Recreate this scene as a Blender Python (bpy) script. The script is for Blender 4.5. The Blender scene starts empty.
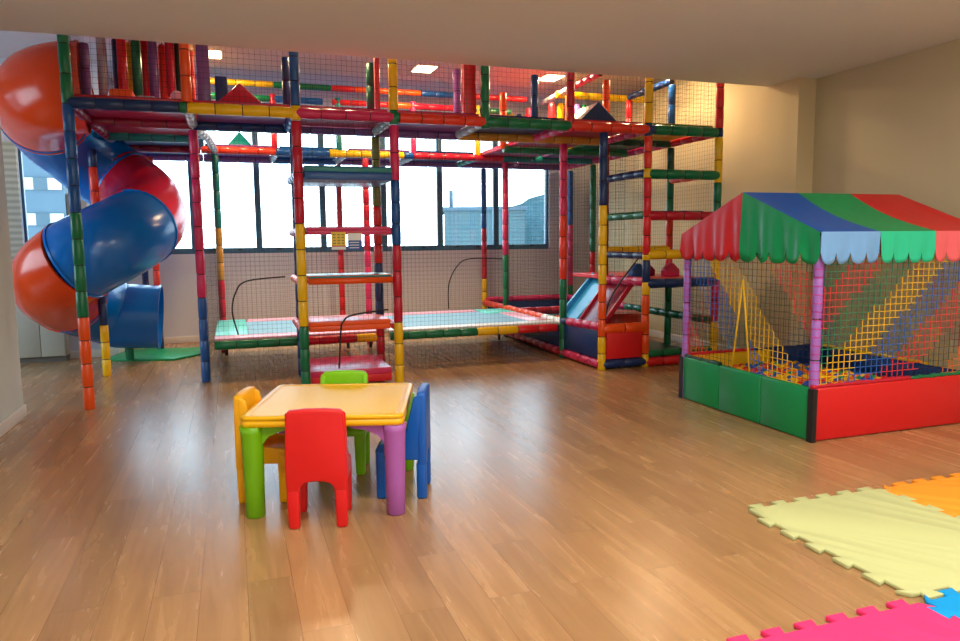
import bpy, bmesh, math, random
from mathutils import Vector, Matrix

# ------------------------------------------------------------------ camera, sky, light, exposure
random.seed(7)
S = bpy.context.scene
COL = S.collection
PI = math.pi
cam_data = bpy.data.cameras.new('camera')
cam = bpy.data.objects.new('camera', cam_data)
COL.objects.link(cam)
S.camera = cam
cam_data.sensor_fit = 'HORIZONTAL'
cam_data.sensor_width = 36.0
cam_data.lens = 36.0 * 716.2 / 960.0
cam_data.clip_start = 0.05
cam_data.clip_end = 500
YAW, PITCH, ROLL = 0.33179, 0.11178, -0.009927
fw = Vector((math.sin(YAW) * math.cos(PITCH), math.cos(YAW) * math.cos(PITCH), -math.sin(PITCH)))
rt = Vector((math.cos(YAW), -math.sin(YAW), 0))
up = rt.cross(fw)
r2 = rt * math.cos(ROLL) + up * math.sin(ROLL)
u2 = -rt * math.sin(ROLL) + up * math.cos(ROLL)
m3 = Matrix((r2, u2, -fw)).transposed()
cam.matrix_world = Matrix.Translation((0, 0, 1.5)) @ m3.to_4x4()

world = bpy.data.worlds.new('overcast_sky')
S.world = world
world.use_nodes = True
wn = world.node_tree.nodes
wl = world.node_tree.links
bg = wn['Background']
SKY_STRENGTH = 8.0
tcw = wn.new('ShaderNodeTexCoord')
sepw = wn.new('ShaderNodeSeparateXYZ')
rampw = wn.new('ShaderNodeValToRGB')
rampw.color_ramp.elements[0].position = 0.0
rampw.color_ramp.elements[0].color = (0.70, 0.86, 1.0, 1)
rampw.color_ramp.elements[1].position = 0.6
rampw.color_ramp.elements[1].color = (0.62, 0.82, 1.0, 1)
wl.new(tcw.outputs['Generated'], sepw.inputs[0])
wl.new(sepw.outputs['Z'], rampw.inputs[0])
wl.new(rampw.outputs[0], bg.inputs[0])
bg.inputs[1].default_value = SKY_STRENGTH

S.view_settings.view_transform = 'Standard'
S.view_settings.look = 'None'
S.view_settings.gamma = 1
S.view_settings.use_curve_mapping = False
S.view_settings.exposure = 0.0

S.cycles.sample_clamp_indirect = 4.0
S.cycles.use_denoising = True
PANEL_LAMP = 12.0      # emission of the ceiling panels above the play structure
ADDED_HALL_LAMP = 5.0       # emission of the unseen ceiling panels added over the front of the room


PANEL_WATT = 65.0      # power of each lamp above the play structure
ADDED_HALL_WATT = 56.0       # power of each added lamp over the front of the room


def panel_lamp(parent, loc, sx, sy, watt, col):
    l = bpy.data.lights.new('lamp', 'AREA')
    l.shape = 'RECTANGLE'
    l.size = sx
    l.size_y = sy
    l.energy = watt
    l.color = col
    o = bpy.data.objects.new('lamp', l)
    COL.objects.link(o)
    o.parent = parent
    o.location = loc


def portal(name, loc, rot, sx, sy):
    l = bpy.data.lights.new(name, 'AREA')
    l.shape = 'RECTANGLE'
    l.size = sx
    l.size_y = sy
    l.cycles.is_portal = True
    o = bpy.data.objects.new(name, l)
    COL.objects.link(o)
    o.location = loc
    o.rotation_euler = rot


portal('window_daylight', (1.9, 11.72, 2.36), (-PI / 2, 0, 0), 6.9, 2.2)
portal('added_rear_window_daylight', (1.2, -4.32, 1.65), (PI / 2, 0, 0), 2.4, 1.5)  # portal for the unseen window added at the camera end
portal('added_far_left_window_daylight', (-5.3, 7.5, 1.8), (0, -PI / 2, 0), 1.9, 4.0)  # portal for the unseen window added in the side room
portal('side_window_daylight', (-2.05, 10.75, 2.0), (-PI / 2, 0, 0), 1.1, 1.6)

# ------------------------------------------------------------------ materials


def lin(c):
    return c / 12.92 if c <= 0.04045 else ((c + 0.055) / 1.055) ** 2.4


def rgb(r, g, b):
    return (lin(r / 255), lin(g / 255), lin(b / 255), 1)


MATS = {}


def mat(name, col, rough=0.45, spec=0.5, bump=0.0, bscale=40, metal=0.0, var=0.0, coat=0.0):
    m = bpy.data.materials.new(name)
    m.use_nodes = True
    nt = m.node_tree
    b = nt.nodes['Principled BSDF']
    b.inputs['Base Color'].default_value = col
    b.inputs['Roughness'].default_value = rough
    b.inputs['Specular IOR Level'].default_value = spec
    b.inputs['Metallic'].default_value = metal
    b.inputs['Coat Weight'].default_value = coat
    b.inputs['Coat Roughness'].default_value = 0.12
    tc = nt.nodes.new('ShaderNodeTexCoord')
    nz = nt.nodes.new('ShaderNodeTexNoise')
    nz.inputs['Scale'].default_value = bscale
    nt.links.new(tc.outputs['Object'], nz.inputs['Vector'])
    if var:
        mx = nt.nodes.new('ShaderNodeMix')
        mx.data_type = 'RGBA'
        mx.inputs[6].default_value = tuple(c * (1 - var) for c in col[:3]) + (1,)
        mx.inputs[7].default_value = tuple(min(1, c * (1 + var)) for c in col[:3]) + (1,)
        nt.links.new(nz.outputs['Fac'], mx.inputs[0])
        nt.links.new(mx.outputs[2], b.inputs['Base Color'])
    if bump:
        bp = nt.nodes.new('ShaderNodeBump')
        bp.inputs['Strength'].default_value = bump
        bp.inputs['Distance'].default_value = 0.01
        nt.links.new(nz.outputs['Fac'], bp.inputs['Height'])
        nt.links.new(bp.outputs[0], b.inputs['Normal'])
    MATS[name] = m
    return m


PAL = dict(green=(0, 112, 70), darkgreen=(10, 70, 52), teal=(0, 120, 120), blue=(12, 78, 150), navy=(18, 48, 100), red=(214, 26, 36),
           crimson=(190, 18, 48), pink=(208, 40, 96), orange=(240, 84, 18), redorange=(228, 58, 36), yellow=(240, 190, 10),
           purple=(118, 74, 140), maroon=(140, 18, 50), lilac=(166, 110, 205), olive=(120, 120, 60), tan=(196, 140, 50),
           silver=(170, 172, 178), lightpink=(240, 170, 190), aqua=(90, 215, 200), white=(235, 235, 235), magenta=(200, 40, 150))
for k, v in PAL.items():
    mat('vinyl_' + k, rgb(*v), 0.32, 0.5, bump=0.12, bscale=25, var=0.06)
for k in ('maroon', 'purple', 'navy', 'yellow', 'darkgreen', 'blue'):
    v = dict(PAL, maroon=(176, 30, 74), purple=(136, 66, 140))[k]
    mat('board_' + k, rgb(*v), 0.36, 0.28, bump=0.1, bscale=12, var=0.06)
mat('tie_black', rgb(20, 20, 22), 0.6)
mat('net_black', rgb(34, 32, 34), 0.7)
for k in ('red', 'green', 'yellow', 'blue', 'orange'):
    c = dict(red=(225, 50, 50), green=(20, 130, 90), yellow=(245, 195, 20), blue=(40, 100, 190), orange=(240, 120, 40))[k]
    mat('cord_' + k, rgb(*c), 0.6)
mat('open_slide_blue', rgb(50, 160, 220), 0.25, 0.5)
mat('slide_orange', rgb(226, 64, 8), 0.22, 0.5, bump=0.03, bscale=6)
mat('slide_blue', rgb(0, 108, 200), 0.22, 0.5, bump=0.03, bscale=6)
mat('slide_red', rgb(196, 22, 48), 0.22, 0.5, bump=0.03, bscale=6)
mat('canvas_red', rgb(206, 26, 34), 0.4, 0.4, bump=0.25, bscale=7, var=0.05)
mat('canvas_green', rgb(0, 150, 88), 0.4, 0.4, bump=0.25, bscale=7, var=0.05)
mat('canvas_blue', rgb(10, 84, 178), 0.4, 0.4, bump=0.25, bscale=7, var=0.05)
mat('valance_blue_sheen', rgb(120, 176, 236), 0.45, 0.4, bump=0.3, bscale=9)  # flaps paler than the roof canvas: light sheen put into the colour
mat('valance_teal_sheen', rgb(40, 205, 160), 0.45, 0.4, bump=0.3, bscale=9)
mat('valance_pink_sheen', rgb(240, 105, 115), 0.45, 0.4, bump=0.3, bscale=9)
mat('pad_red', rgb(214, 24, 30), 0.38, 0.45, bump=0.1, bscale=14)
mat('pad_green', rgb(0, 146, 80), 0.38, 0.45, bump=0.1, bscale=14)
mat('pad_yellow', rgb(240, 186, 10), 0.38, 0.45, bump=0.1, bscale=14)
mat('pad_navy', rgb(10, 50, 110), 0.38, 0.45, bump=0.1, bscale=14)
mat('plastic_red', rgb(224, 22, 26), 0.38, 0.5, bump=0.03, bscale=60)
mat('plastic_green', rgb(116, 186, 10), 0.38, 0.5, bump=0.03, bscale=60)
mat('plastic_lime', rgb(132, 210, 14), 0.38, 0.5, bump=0.03, bscale=60)
mat('plastic_purple', rgb(170, 96, 180), 0.38, 0.5, bump=0.03, bscale=60)
mat('plastic_blue', rgb(0, 92, 190), 0.38, 0.5, bump=0.03, bscale=60)
mat('plastic_yellow', rgb(255, 186, 8), 0.38, 0.5, bump=0.03, bscale=60)
mat('table_yellow', rgb(250, 192, 10), 0.3, 0.5, bump=0.03, bscale=60)
mat('table_panel', rgb(255, 200, 10), 0.36, 0.3, bump=0.05, bscale=90)
mat('eva_yellow', rgb(200, 206, 146), 0.75, 0.3, bump=0.15, bscale=220, var=0.02)
mat('eva_orange', rgb(255, 160, 44), 0.75, 0.3, bump=0.15, bscale=220, var=0.02)
mat('eva_pink', rgb(255, 58, 128), 0.75, 0.3, bump=0.15, bscale=220, var=0.02)
mat('eva_blue', rgb(0, 160, 236), 0.75, 0.3, bump=0.15, bscale=220, var=0.02)
mat('trampoline_mat', rgb(120, 170, 196), 0.5, 0.4, bump=0.1, bscale=200)
mat('wall_paint', rgb(200, 188, 154), 0.75, 0.25, bump=0.04, bscale=60)
mat('wall_paint_warm_lit', rgb(216, 198, 156), 0.75, 0.25, bump=0.04, bscale=60)  # warm lamplight from the upper ceiling put into the wall colour
mat('back_wall_paint', rgb(212, 212, 218), 0.75, 0.25, bump=0.04, bscale=60)
mat('grey_paint', rgb(206, 212, 208), 0.75, 0.25, bump=0.04, bscale=60)
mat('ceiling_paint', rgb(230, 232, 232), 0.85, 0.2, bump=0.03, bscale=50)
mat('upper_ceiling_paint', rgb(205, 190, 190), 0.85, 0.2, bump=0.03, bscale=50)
mat('skirting_white', rgb(228, 220, 208), 0.45, 0.4)
mat('window_metal_glare', rgb(56, 104, 130), 0.4, 0.5)  # bluish tint is window glare put into the frame colour
mat('cabinet_beige', rgb(190, 182, 164), 0.5, 0.4)
mat('cabinet_dark', rgb(110, 104, 96), 0.6, 0.3)
mat('steel_black', rgb(36, 36, 40), 0.4, 0.5)
mat('building_grey', rgb(66, 84, 96), 0.8, 0.2, var=0.08, bscale=2)
mat('building_white', rgb(150, 152, 152), 0.8, 0.2)
mat('building_glass', rgb(36, 60, 72), 0.2, 0.5)
mat('building_brown', rgb(62, 46, 40), 0.8, 0.2)
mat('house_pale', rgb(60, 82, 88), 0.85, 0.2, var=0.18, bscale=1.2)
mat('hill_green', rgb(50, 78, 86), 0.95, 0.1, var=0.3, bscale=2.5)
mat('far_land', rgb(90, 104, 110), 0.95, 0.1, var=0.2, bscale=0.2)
mat('sign_yellow', rgb(236, 200, 60), 0.5)
mat('sign_white', rgb(236, 238, 240), 0.5)
mat('sign_blue', rgb(40, 90, 170), 0.5)
mat('sign_red', rgb(200, 60, 50), 0.5)
for k, v in dict(red=(220, 40, 40), yellow=(245, 190, 20), orange=(240, 110, 30), blue=(30, 90, 190), green=(30, 150, 80)).items():
    mat('ball_' + k, rgb(*v), 0.35, 0.5, bump=0.02)


def emis(name, col, strength):
    m = bpy.data.materials.new(name)
    m.use_nodes = True
    nt = m.node_tree
    nt.nodes.remove(nt.nodes['Principled BSDF'])
    e = nt.nodes.new('ShaderNodeEmission')
    e.inputs[0].default_value = col
    e.inputs[1].default_value = strength
    nt.links.new(e.outputs[0], nt.nodes['Material Output'].inputs[0])
    MATS[name] = m


emis('lamp_warm', (1.0, 0.74, 0.42, 1), PANEL_LAMP)
emis('lamp_hall_added', (1.0, 0.92, 0.80, 1), ADDED_HALL_LAMP)

# window glass: clear pane with a mirror-like skin
gm = bpy.data.materials.new('window_glass')
gm.use_nodes = True
nt = gm.node_tree
nt.nodes.remove(nt.nodes['Principled BSDF'])
tr = nt.nodes.new('ShaderNodeBsdfTransparent')
tr.inputs[0].default_value = (0.94, 0.98, 0.98, 1)
gl = nt.nodes.new('ShaderNodeBsdfGlossy')
gl.inputs['Roughness'].default_value = 0.02
ms = nt.nodes.new('ShaderNodeMixShader')
ms.inputs[0].default_value = 0.05
nt.links.new(tr.outputs[0], ms.inputs[1])
nt.links.new(gl.outputs[0], ms.inputs[2])
nt.links.new(ms.outputs[0], nt.nodes['Material Output'].inputs[0])
MATS['window_glass'] = gm

# wooden floor: boards run away from the camera (along Y)
fm = bpy.data.materials.new('wood_floor')
fm.use_nodes = True
nt = fm.node_tree
N = nt.nodes
L = nt.links
b = N['Principled BSDF']
tc = N.new('ShaderNodeTexCoord')
mp = N.new('ShaderNodeMapping')
mp.inputs['Rotation'].default_value = (0, 0, PI / 2)
L.new(tc.outputs['Object'], mp.inputs[0])
br = N.new('ShaderNodeTexBrick')
br.offset = 0.37
br.inputs['Scale'].default_value = 1.0
br.inputs['Brick Width'].default_value = 1.35
br.inputs['Row Height'].default_value = 0.192
br.inputs['Mortar Size'].default_value = 0.0012
br.inputs['Mortar Smooth'].default_value = 0.3
br.inputs['Color1'].default_value = (0.0, 0.0, 0.0, 1)
br.inputs['Color2'].default_value = (1, 1, 1, 1)
br.inputs['Mortar'].default_value = (0.5, 0.5, 0.5, 1)
L.new(mp.outputs[0], br.inputs['Vector'])
mp2 = N.new('ShaderNodeMapping')
mp2.inputs['Scale'].default_value = (15, 1.3, 1)
L.new(tc.outputs['Object'], mp2.inputs[0])
addv = N.new('ShaderNodeVectorMath')
addv.operation = 'ADD'
sclv = N.new('ShaderNodeVectorMath')
sclv.operation = 'SCALE'
sclv.inputs['Scale'].default_value = 37.0
L.new(br.outputs['Color'], sclv.inputs[0])
L.new(mp2.outputs[0], addv.inputs[0])
L.new(sclv.outputs[0], addv.inputs[1])
n1 = N.new('ShaderNodeTexNoise')
n1.inputs['Scale'].default_value = 1.0
n1.inputs['Detail'].default_value = 4
n1.inputs['Distortion'].default_value = 0.8
L.new(addv.outputs[0], n1.inputs['Vector'])
rp = N.new('ShaderNodeValToRGB')
e = rp.color_ramp.elements
e[0].position = 0.25
e[0].color = rgb(160, 120, 80)
e[1].position = 0.75
e[1].color = rgb(190, 148, 102)
em = e.new(0.5)
em.color = rgb(176, 134, 90)
L.new(n1.outputs['Fac'], rp.inputs[0])
hsv = N.new('ShaderNodeHueSaturation')
mr = N.new('ShaderNodeMapRange')
mr.inputs['To Min'].default_value = 0.84
mr.inputs['To Max'].default_value = 1.10
L.new(br.outputs['Color'], mr.inputs['Value'])
L.new(mr.outputs[0], hsv.inputs['Value'])
L.new(rp.outputs[0], hsv.inputs['Color'])
mx = N.new('ShaderNodeMix')
mx.data_type = 'RGBA'
mx.inputs[7].default_value = rgb(120, 82, 54)
L.new(br.outputs['Fac'], mx.inputs[0])
L.new(hsv.outputs[0], mx.inputs[6])
L.new(mx.outputs[2], b.inputs['Base Color'])
mr2 = N.new('ShaderNodeMapRange')
mr2.inputs['To Min'].default_value = 0.25
mr2.inputs['To Max'].default_value = 0.29
L.new(n1.outputs['Fac'], mr2.inputs['Value'])
L.new(mr2.outputs[0], b.inputs['Roughness'])
b.inputs['Specular IOR Level'].default_value = 0.7
MATS['wood_floor'] = fm

# stone column with courses
sm = bpy.data.materials.new('ribbed_stone')
sm.use_nodes = True
nt = sm.node_tree
wv = nt.nodes.new('ShaderNodeTexWave')
wv.bands_direction = 'Z'
wv.inputs['Scale'].default_value = 4.0
wv.inputs['Distortion'].default_value = 0.4
tcs = nt.nodes.new('ShaderNodeTexCoord')
nt.links.new(tcs.outputs['Object'], wv.inputs['Vector'])
rps = nt.nodes.new('ShaderNodeValToRGB')
rps.color_ramp.elements[0].color = rgb(170, 165, 145)
rps.color_ramp.elements[1].color = rgb(205, 198, 175)
nt.links.new(wv.outputs['Fac'], rps.inputs[0])
nt.links.new(rps.outputs[0], nt.nodes['Principled BSDF'].inputs['Base Color'])
nt.nodes['Principled BSDF'].inputs['Roughness'].default_value = 0.8
MATS['ribbed_stone'] = sm

# ------------------------------------------------------------------ mesh helpers


class MB:
    def __init__(self):
        self.v, self.f, self.m, self.s, self.names = [], [], [], [], []

    def mi(self, name):
        if name not in self.names:
            self.names.append(name)
        return self.names.index(name)

    def face(self, idx, m, smooth=False):
        self.f.append(tuple(idx))
        self.m.append(self.mi(m))
        self.s.append(smooth)

    def box(self, x0, x1, y0, y1, z0, z1, m):
        self.hexa([(x0, y0, z0), (x1, y0, z0), (x1, y1, z0), (x0, y1, z0), (x0, y0, z1), (x1, y0, z1), (x1, y1, z1), (x0, y1, z1)], m)

    def hexa(self, p, m):
        n = len(self.v)
        self.v += [tuple(q) for q in p]
        for q in ((0, 3, 2, 1), (4, 5, 6, 7), (0, 1, 5, 4), (1, 2, 6, 5), (2, 3, 7, 6), (3, 0, 4, 7)):
            self.face([n + k for k in q], m)

    def prism(self, pts, d, m, msides=None):
        """closed outline pts (3D) pushed along vector d"""
        n = len(self.v)
        k = len(pts)
        d = Vector(d)
        self.v += [tuple(Vector(p)) for p in pts] + [tuple(Vector(p) + d) for p in pts]
        self.face([n + i for i in range(k - 1, -1, -1)], m)
        self.face([n + k + i for i in range(k)], m)
        for i in range(k):
            j = (i + 1) % k
            self.face([n + i, n + j, n + k + j, n + k + i], msides or m)

    def bar(self, a, b, r, m, sides=4):
        self.path([a, b], r, m, sides, smooth=sides > 4)

    def path(self, pts, r, m, sides=8, caps=True, smooth=True, mats=None):
        """tube through pts; r number or list; mats: a material per span"""
        pts = [Vector(p) for p in pts]
        k = len(pts)
        R = r if isinstance(r, (list, tuple)) else [r] * k
        n0 = len(self.v)
        ref = None
        for i, p in enumerate(pts):
            t = (pts[min(i + 1, k - 1)] - pts[max(i - 1, 0)])
            t.normalize()
            if ref is None:
                ref = Vector((0, 0, 1)) if abs(t.z) < 0.9 else Vector((1, 0, 0))
            x = ref - t * ref.dot(t)
            if x.length < 1e-5:
                x = t.orthogonal()
            x.normalize()
            ref = x
            y = t.cross(x)
            for j in range(sides):
                a = 2 * PI * (j + 0.5) / sides
                self.v.append(tuple(p + x * (R[i] * math.cos(a)) + y * (R[i] * math.sin(a))))
        for i in range(k - 1):
            mm = mats[i] if mats else m
            for j in range(sides):
                q = (j + 1) % sides
                self.face([n0 + i * sides + j, n0 + i * sides + q, n0 + (i + 1) * sides + q, n0 + (i + 1) * sides + j], mm, smooth)
        if caps:
            self.face([n0 + j for j in range(sides - 1, -1, -1)], mats[0] if mats else m)
            self.face([n0 + (k - 1) * sides + j for j in range(sides)], mats[-1] if mats else m)

    def sphere(self, c, r, m, seg=10, rings=6):
        n = len(self.v)
        c = Vector(c)
        self.v.append(tuple(c + Vector((0, 0, r))))
        for i in range(1, rings):
            a = PI * i / rings
            for j in range(seg):
                t = 2 * PI * j / seg
                self.v.append(tuple(c + Vector((r * math.sin(a) * math.cos(t), r * math.sin(a) * math.sin(t), r * math.cos(a)))))
        self.v.append(tuple(c - Vector((0, 0, r))))
        last = len(self.v) - 1
        for j in range(seg):
            q = (j + 1) % seg
            self.face([n, n + 1 + j, n + 1 + q], m, True)
            for i in range(rings - 2):
                a0 = n + 1 + i * seg
                self.face([a0 + j, a0 + seg + j, a0 + seg + q, a0 + q], m, True)
            a0 = n + 1 + (rings - 2) * seg
            self.face([a0 + j, last, a0 + q], m, True)

    def build(self, name, parent=None, loc=None, rotz=0.0, bevel=0.0, segs=2, label=None):
        me = bpy.data.meshes.new(name)
        me.from_pydata(self.v, [], self.f)
        for n in self.names:
            me.materials.append(MATS[n])
        me.polygons.foreach_set('material_index', self.m)
        me.polygons.foreach_set('use_smooth', self.s)
        if bevel:
            bm = bmesh.new()
            bm.from_mesh(me)
            bmesh.ops.recalc_face_normals(bm, faces=bm.faces)
            ed = [e for e in bm.edges if len(e.link_faces) == 2 and e.calc_face_angle(0) > 0.6]
            bmesh.ops.bevel(bm, geom=ed, offset=bevel, segments=segs, profile=0.5, affect='EDGES', clamp_overlap=True)
            for f in bm.faces:
                f.smooth = True
            bm.to_mesh(me)
            bm.free()
        me.update()
        o = bpy.data.objects.new(name, me)
        COL.objects.link(o)
        if parent is not None:
            o.parent = parent
        if loc is not None:
            o.location = loc
        if rotz:
            o.rotation_euler = (0, 0, rotz)
        if label:
            o['label'] = label
        return o


def thing(name, label, cat, loc=(0, 0, 0), rotz=0.0, group=None):
    o = bpy.data.objects.new(name, None)
    o.empty_display_size = 0.1
    COL.objects.link(o)
    o.location = loc
    o.rotation_euler = (0, 0, rotz)
    o['label'] = label
    o['category'] = cat
    if group:
        o['group'] = group
    return o


def tag(o, label, cat, group=None, kind=None):
    o['label'] = label
    o['category'] = cat
    if group:
        o['group'] = group
    if kind:
        o['kind'] = kind
    return o


def struct(o, label=None, cat=None):
    o['kind'] = 'structure'
    if label:
        o['label'] = label
    if cat:
        o['category'] = cat
    return o


def box_obj(name, x0, x1, y0, y1, z0, z1, m, parent=None, bevel=0.0, label=None):
    mb = MB()
    mb.box(x0, x1, y0, y1, z0, z1, m)
    return mb.build(name, parent, bevel=bevel, label=label)


# ------------------------------------------------------------------ the room
HC = 3.80       # ceiling above the play structure
HS = 3.27       # lower ceiling over the front of the room
YE = 7.13       # where the lower ceiling ends
XR = 6.32       # right wall
XP = 6.08       # left face of the pilaster and of the wall behind it
YW = 11.60      # window wall
YL = 10.60      # wall left of the slide
XS = -1.50      # step between the two
WZ0, WZ1 = 1.335, 3.42

mb = MB()
mb.box(-5.2, 6.8, -4.2, 11.9, -0.12, 0.0, 'wood_floor')
struct(mb.build('floor'), 'wooden plank floor with glossy window reflections', 'floor')
mb = MB()
mb.box(-5.2, 6.8, -4.2, YE, HS, HC + 0.15, 'ceiling_paint')
struct(mb.build('ceiling'), 'plain lower ceiling over the front of the room', 'ceiling')
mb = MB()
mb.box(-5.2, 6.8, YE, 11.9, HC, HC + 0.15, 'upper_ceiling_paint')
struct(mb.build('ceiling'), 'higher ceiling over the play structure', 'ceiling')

mb = MB()
mb.box(XS, XR + 0.5, YW, YW + 0.22, 0, WZ0, 'back_wall_paint')
mb.box(XS, XR + 0.5, YW, YW + 0.22, WZ1, HC, 'back_wall_paint')
mb.box(5.30, XR + 0.5, YW, YW + 0.22, WZ0, WZ1, 'back_wall_paint')
struct(mb.build('wall_back'), 'pale wall under the long row of windows', 'wall')
mb = MB()
WX0, WX1, WLZ0, WLZ1 = -2.50, -1.62, 1.10, 2.76
mb.box(-5.2, WX0, YL, YL + 0.2, 0, HC, 'back_wall_paint')
mb.box(WX0, WX1, YL, YL + 0.2, 0, WLZ0, 'back_wall_paint')
mb.box(WX0, WX1, YL, YL + 0.2, WLZ1, HC, 'back_wall_paint')
mb.box(WX1, XS, YL, YL + 0.2, 0, HC, 'back_wall_paint')
mb.box(XS - 0.18, XS, YL + 0.2, YW + 0.22, 0, HC, 'back_wall_paint')
struct(mb.build('wall_back_left'), 'beige wall behind the spiral slide', 'wall')
mb = MB()
mb.box(XP, XR + 0.5, 6.62, YW, 0, HC, 'wall_paint_warm_lit')
struct(mb.build('wall_pilaster'), 'beige wall beside the play structure, ending in a corner', 'wall')
mb = MB()
mb.box(XR, XR + 0.2, -4.2, 6.62, 0, HS, 'wall_paint')
struct(mb.build('wall_right'), 'beige wall behind the roofed ball pit', 'wall')
mb = MB()
mb.box(-5.2, 0.0, -4.4, -4.2, 0, HS, 'wall_paint')
mb.box(2.4, 6.8, -4.4, -4.2, 0, HS, 'wall_paint')
mb.box(0.0, 2.4, -4.4, -4.2, 0, 0.9, 'wall_paint')
mb.box(0.0, 2.4, -4.4, -4.2, 2.4, HS, 'wall_paint')
struct(mb.build('wall_front'), 'plain wall at the camera end', 'wall')
mb = MB()
mb.box(-2.0, -1.79, -4.2, 7.16, 0, HS, 'grey_paint')
struct(mb.build('wall_left'), 'pale grey wall end at the left edge', 'wall')
mb = MB()
mb.box(-5.4, -5.2, -4.2, 5.5, 0, HC, 'grey_paint')
mb.box(-5.4, -5.2, 9.5, 11.9, 0, HC, 'grey_paint')
mb.box(-5.4, -5.2, 5.5, 9.5, 0, 0.85, 'grey_paint')
mb.box(-5.4, -5.2, 5.5, 9.5, 2.75, HC, 'grey_paint')
struct(mb.build('wall_far_left'), 'pale wall of the side room', 'wall')
mb = MB()
mb.box(-1.79, -1.772, -4.2, 7.16, 0, 0.10, 'skirting_white')
mb.box(-2.0, -1.772, 7.16, 7.178, 0, 0.10, 'skirting_white')
struct(mb.build('baseboard_left', bevel=0.004), 'white skirting of the left wall end', 'baseboard')
mb = MB()
mb.box(XS, XP, YW - 0.018, YW, 0, 0.10, 'skirting_white')
struct(mb.build('baseboard_back', bevel=0.004), 'pale skirting under the windows', 'baseboard')
mb = MB()
mb.box(-2.08, XS + 0.018, YL - 0.018, YL, 0, 0.10, 'skirting_white')
mb.box(XS, XS + 0.018, YL, YW - 0.018, 0, 0.10, 'skirting_white')
struct(mb.build('baseboard_back_left', bevel=0.004), 'pale skirting beside the low cabinet', 'baseboard')
mb = MB()
mb.box(XP - 0.018, XP, 6.602, YW, 0, 0.10, 'skirting_white')
mb.box(XP, XR, 6.602, 6.62, 0, 0.10, 'skirting_white')
mb.box(XR - 0.018, XR, -4.2, 6.602, 0, 0.10, 'skirting_white')
struct(mb.build('baseboard_right', bevel=0.004), 'pale skirting of the right wall', 'baseboard')
mb = MB()
mb.box(-2.68, WX0, YL - 0.05, YL, 0, 2.78, 'ribbed_stone')
struct(mb.build('trim_1'), 'beige ribbed column beside the left window', 'trim')

# windows: a row of tall units with dark metal frames
mull = [-1.48, -0.513, 0.417, 1.401, 2.378, 3.324, 4.321, 5.30]
wtxt = ['beside the spiral slide', 'left of the trampoline net', 'behind the left trampoline', 'behind the step tower', 'right of the step tower',
        'with the low house outside', 'with the hillside outside']
for i in range(7):
    a, c = mull[i], mull[i + 1]
    w = thing('window_%d' % (i + 1), 'tall dark framed window ' + wtxt[i], 'window')
    w['kind'] = 'structure'
    fw_ = 0.045
    mb = MB()
    y0, y1 = YW + 0.03, YW + 0.10
    mb.box(a, a + fw_, y0, y1, WZ0, WZ1, 'window_metal_glare')
    mb.box(c - fw_, c, y0, y1, WZ0, WZ1, 'window_metal_glare')
    mb.box(a + fw_, c - fw_, y0, y1, WZ0, WZ0 + 0.085, 'window_metal_glare')
    mb.box(a + fw_, c - fw_, y0, y1, WZ1 - 0.06, WZ1, 'window_metal_glare')
    mb.build('window_frame', w, bevel=0.004)
    box_obj('glass', a + fw_, c - fw_, YW + 0.062, YW + 0.068, WZ0 + 0.085, WZ1 - 0.06, 'window_glass', w)
    mb = MB()
    hx = a + 0.28
    for q in (hx, hx + 0.36):
        mb.box(q - 0.03, q + 0.03, YW + 0.005, YW + 0.03, WZ0 + 0.05, WZ0 + 0.068, 'steel_black')
        mb.box(q - 0.012, q + 0.03, YW - 0.012, YW + 0.008, WZ0 + 0.068, WZ0 + 0.084, 'steel_black')
    mb.build('window_handle', w)
w = thing('window_8', 'window with a grey apartment block outside, left of the slide', 'window')
w['kind'] = 'structure'
mb = MB()
y0, y1 = YL + 0.06, YL + 0.13
mb.box(WX0, WX0 + 0.03, y0, y1, WLZ0, WLZ1, 'window_metal_glare')
mb.box(WX1 - 0.03, WX1, y0, y1, WLZ0, WLZ1, 'window_metal_glare')
mb.box(WX0 + 0.03, WX1 - 0.03, y0, y1, WLZ0, WLZ0 + 0.06, 'window_metal_glare')
mb.box(WX0 + 0.03, WX1 - 0.03, y0, y1, WLZ1 - 0.06, WLZ1, 'window_metal_glare')
mb.build('window_frame', w, bevel=0.004)
box_obj('glass', WX0 + 0.03, WX1 - 0.03, YL + 0.09, YL + 0.096, WLZ0 + 0.06, WLZ1 - 0.06, 'window_glass', w)

# unseen windows added for daylight at the camera end and in the side room
for num, ax, pos, lo, hi, z0_, z1_, lab in ((9, 'x', -4.3, 0.0, 2.4, 0.9, 2.4, 'added unseen wide window in the wall at the camera end'), (10, 'y', -5.3, 5.5, 9.5, 0.85, 2.75, 'added unseen wide window in the side room')):
    w = thing('window_%d' % num, lab, 'window')
    w['kind'] = 'structure'
    mb = MB()
    gb = MB()
    n_ = 5
    for k in range(n_ + 1):
        c_ = lo + (hi - lo) * k / n_
        a_, b2 = max(lo, c_ - 0.03), min(hi, c_ + 0.03)
        mb.box(*((a_, b2, pos - 0.03, pos + 0.03) if ax == 'x' else (pos - 0.03, pos + 0.03, a_, b2)), z0_ + 0.05, z1_ - 0.05, 'window_metal_glare')
    for za, zb in ((z0_, z0_ + 0.05), (z1_ - 0.05, z1_)):
        mb.box(*((lo, hi, pos - 0.03, pos + 0.03) if ax == 'x' else (pos - 0.03, pos + 0.03, lo, hi)), za, zb, 'window_metal_glare')
    mb.build('window_frame', w)
    gb.box(*((lo, hi, pos - 0.004, pos + 0.004) if ax == 'x' else (pos - 0.004, pos + 0.004, lo, hi)), z0_ + 0.05, z1_ - 0.05, 'window_glass')
    gb.build('glass', w)

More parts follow.
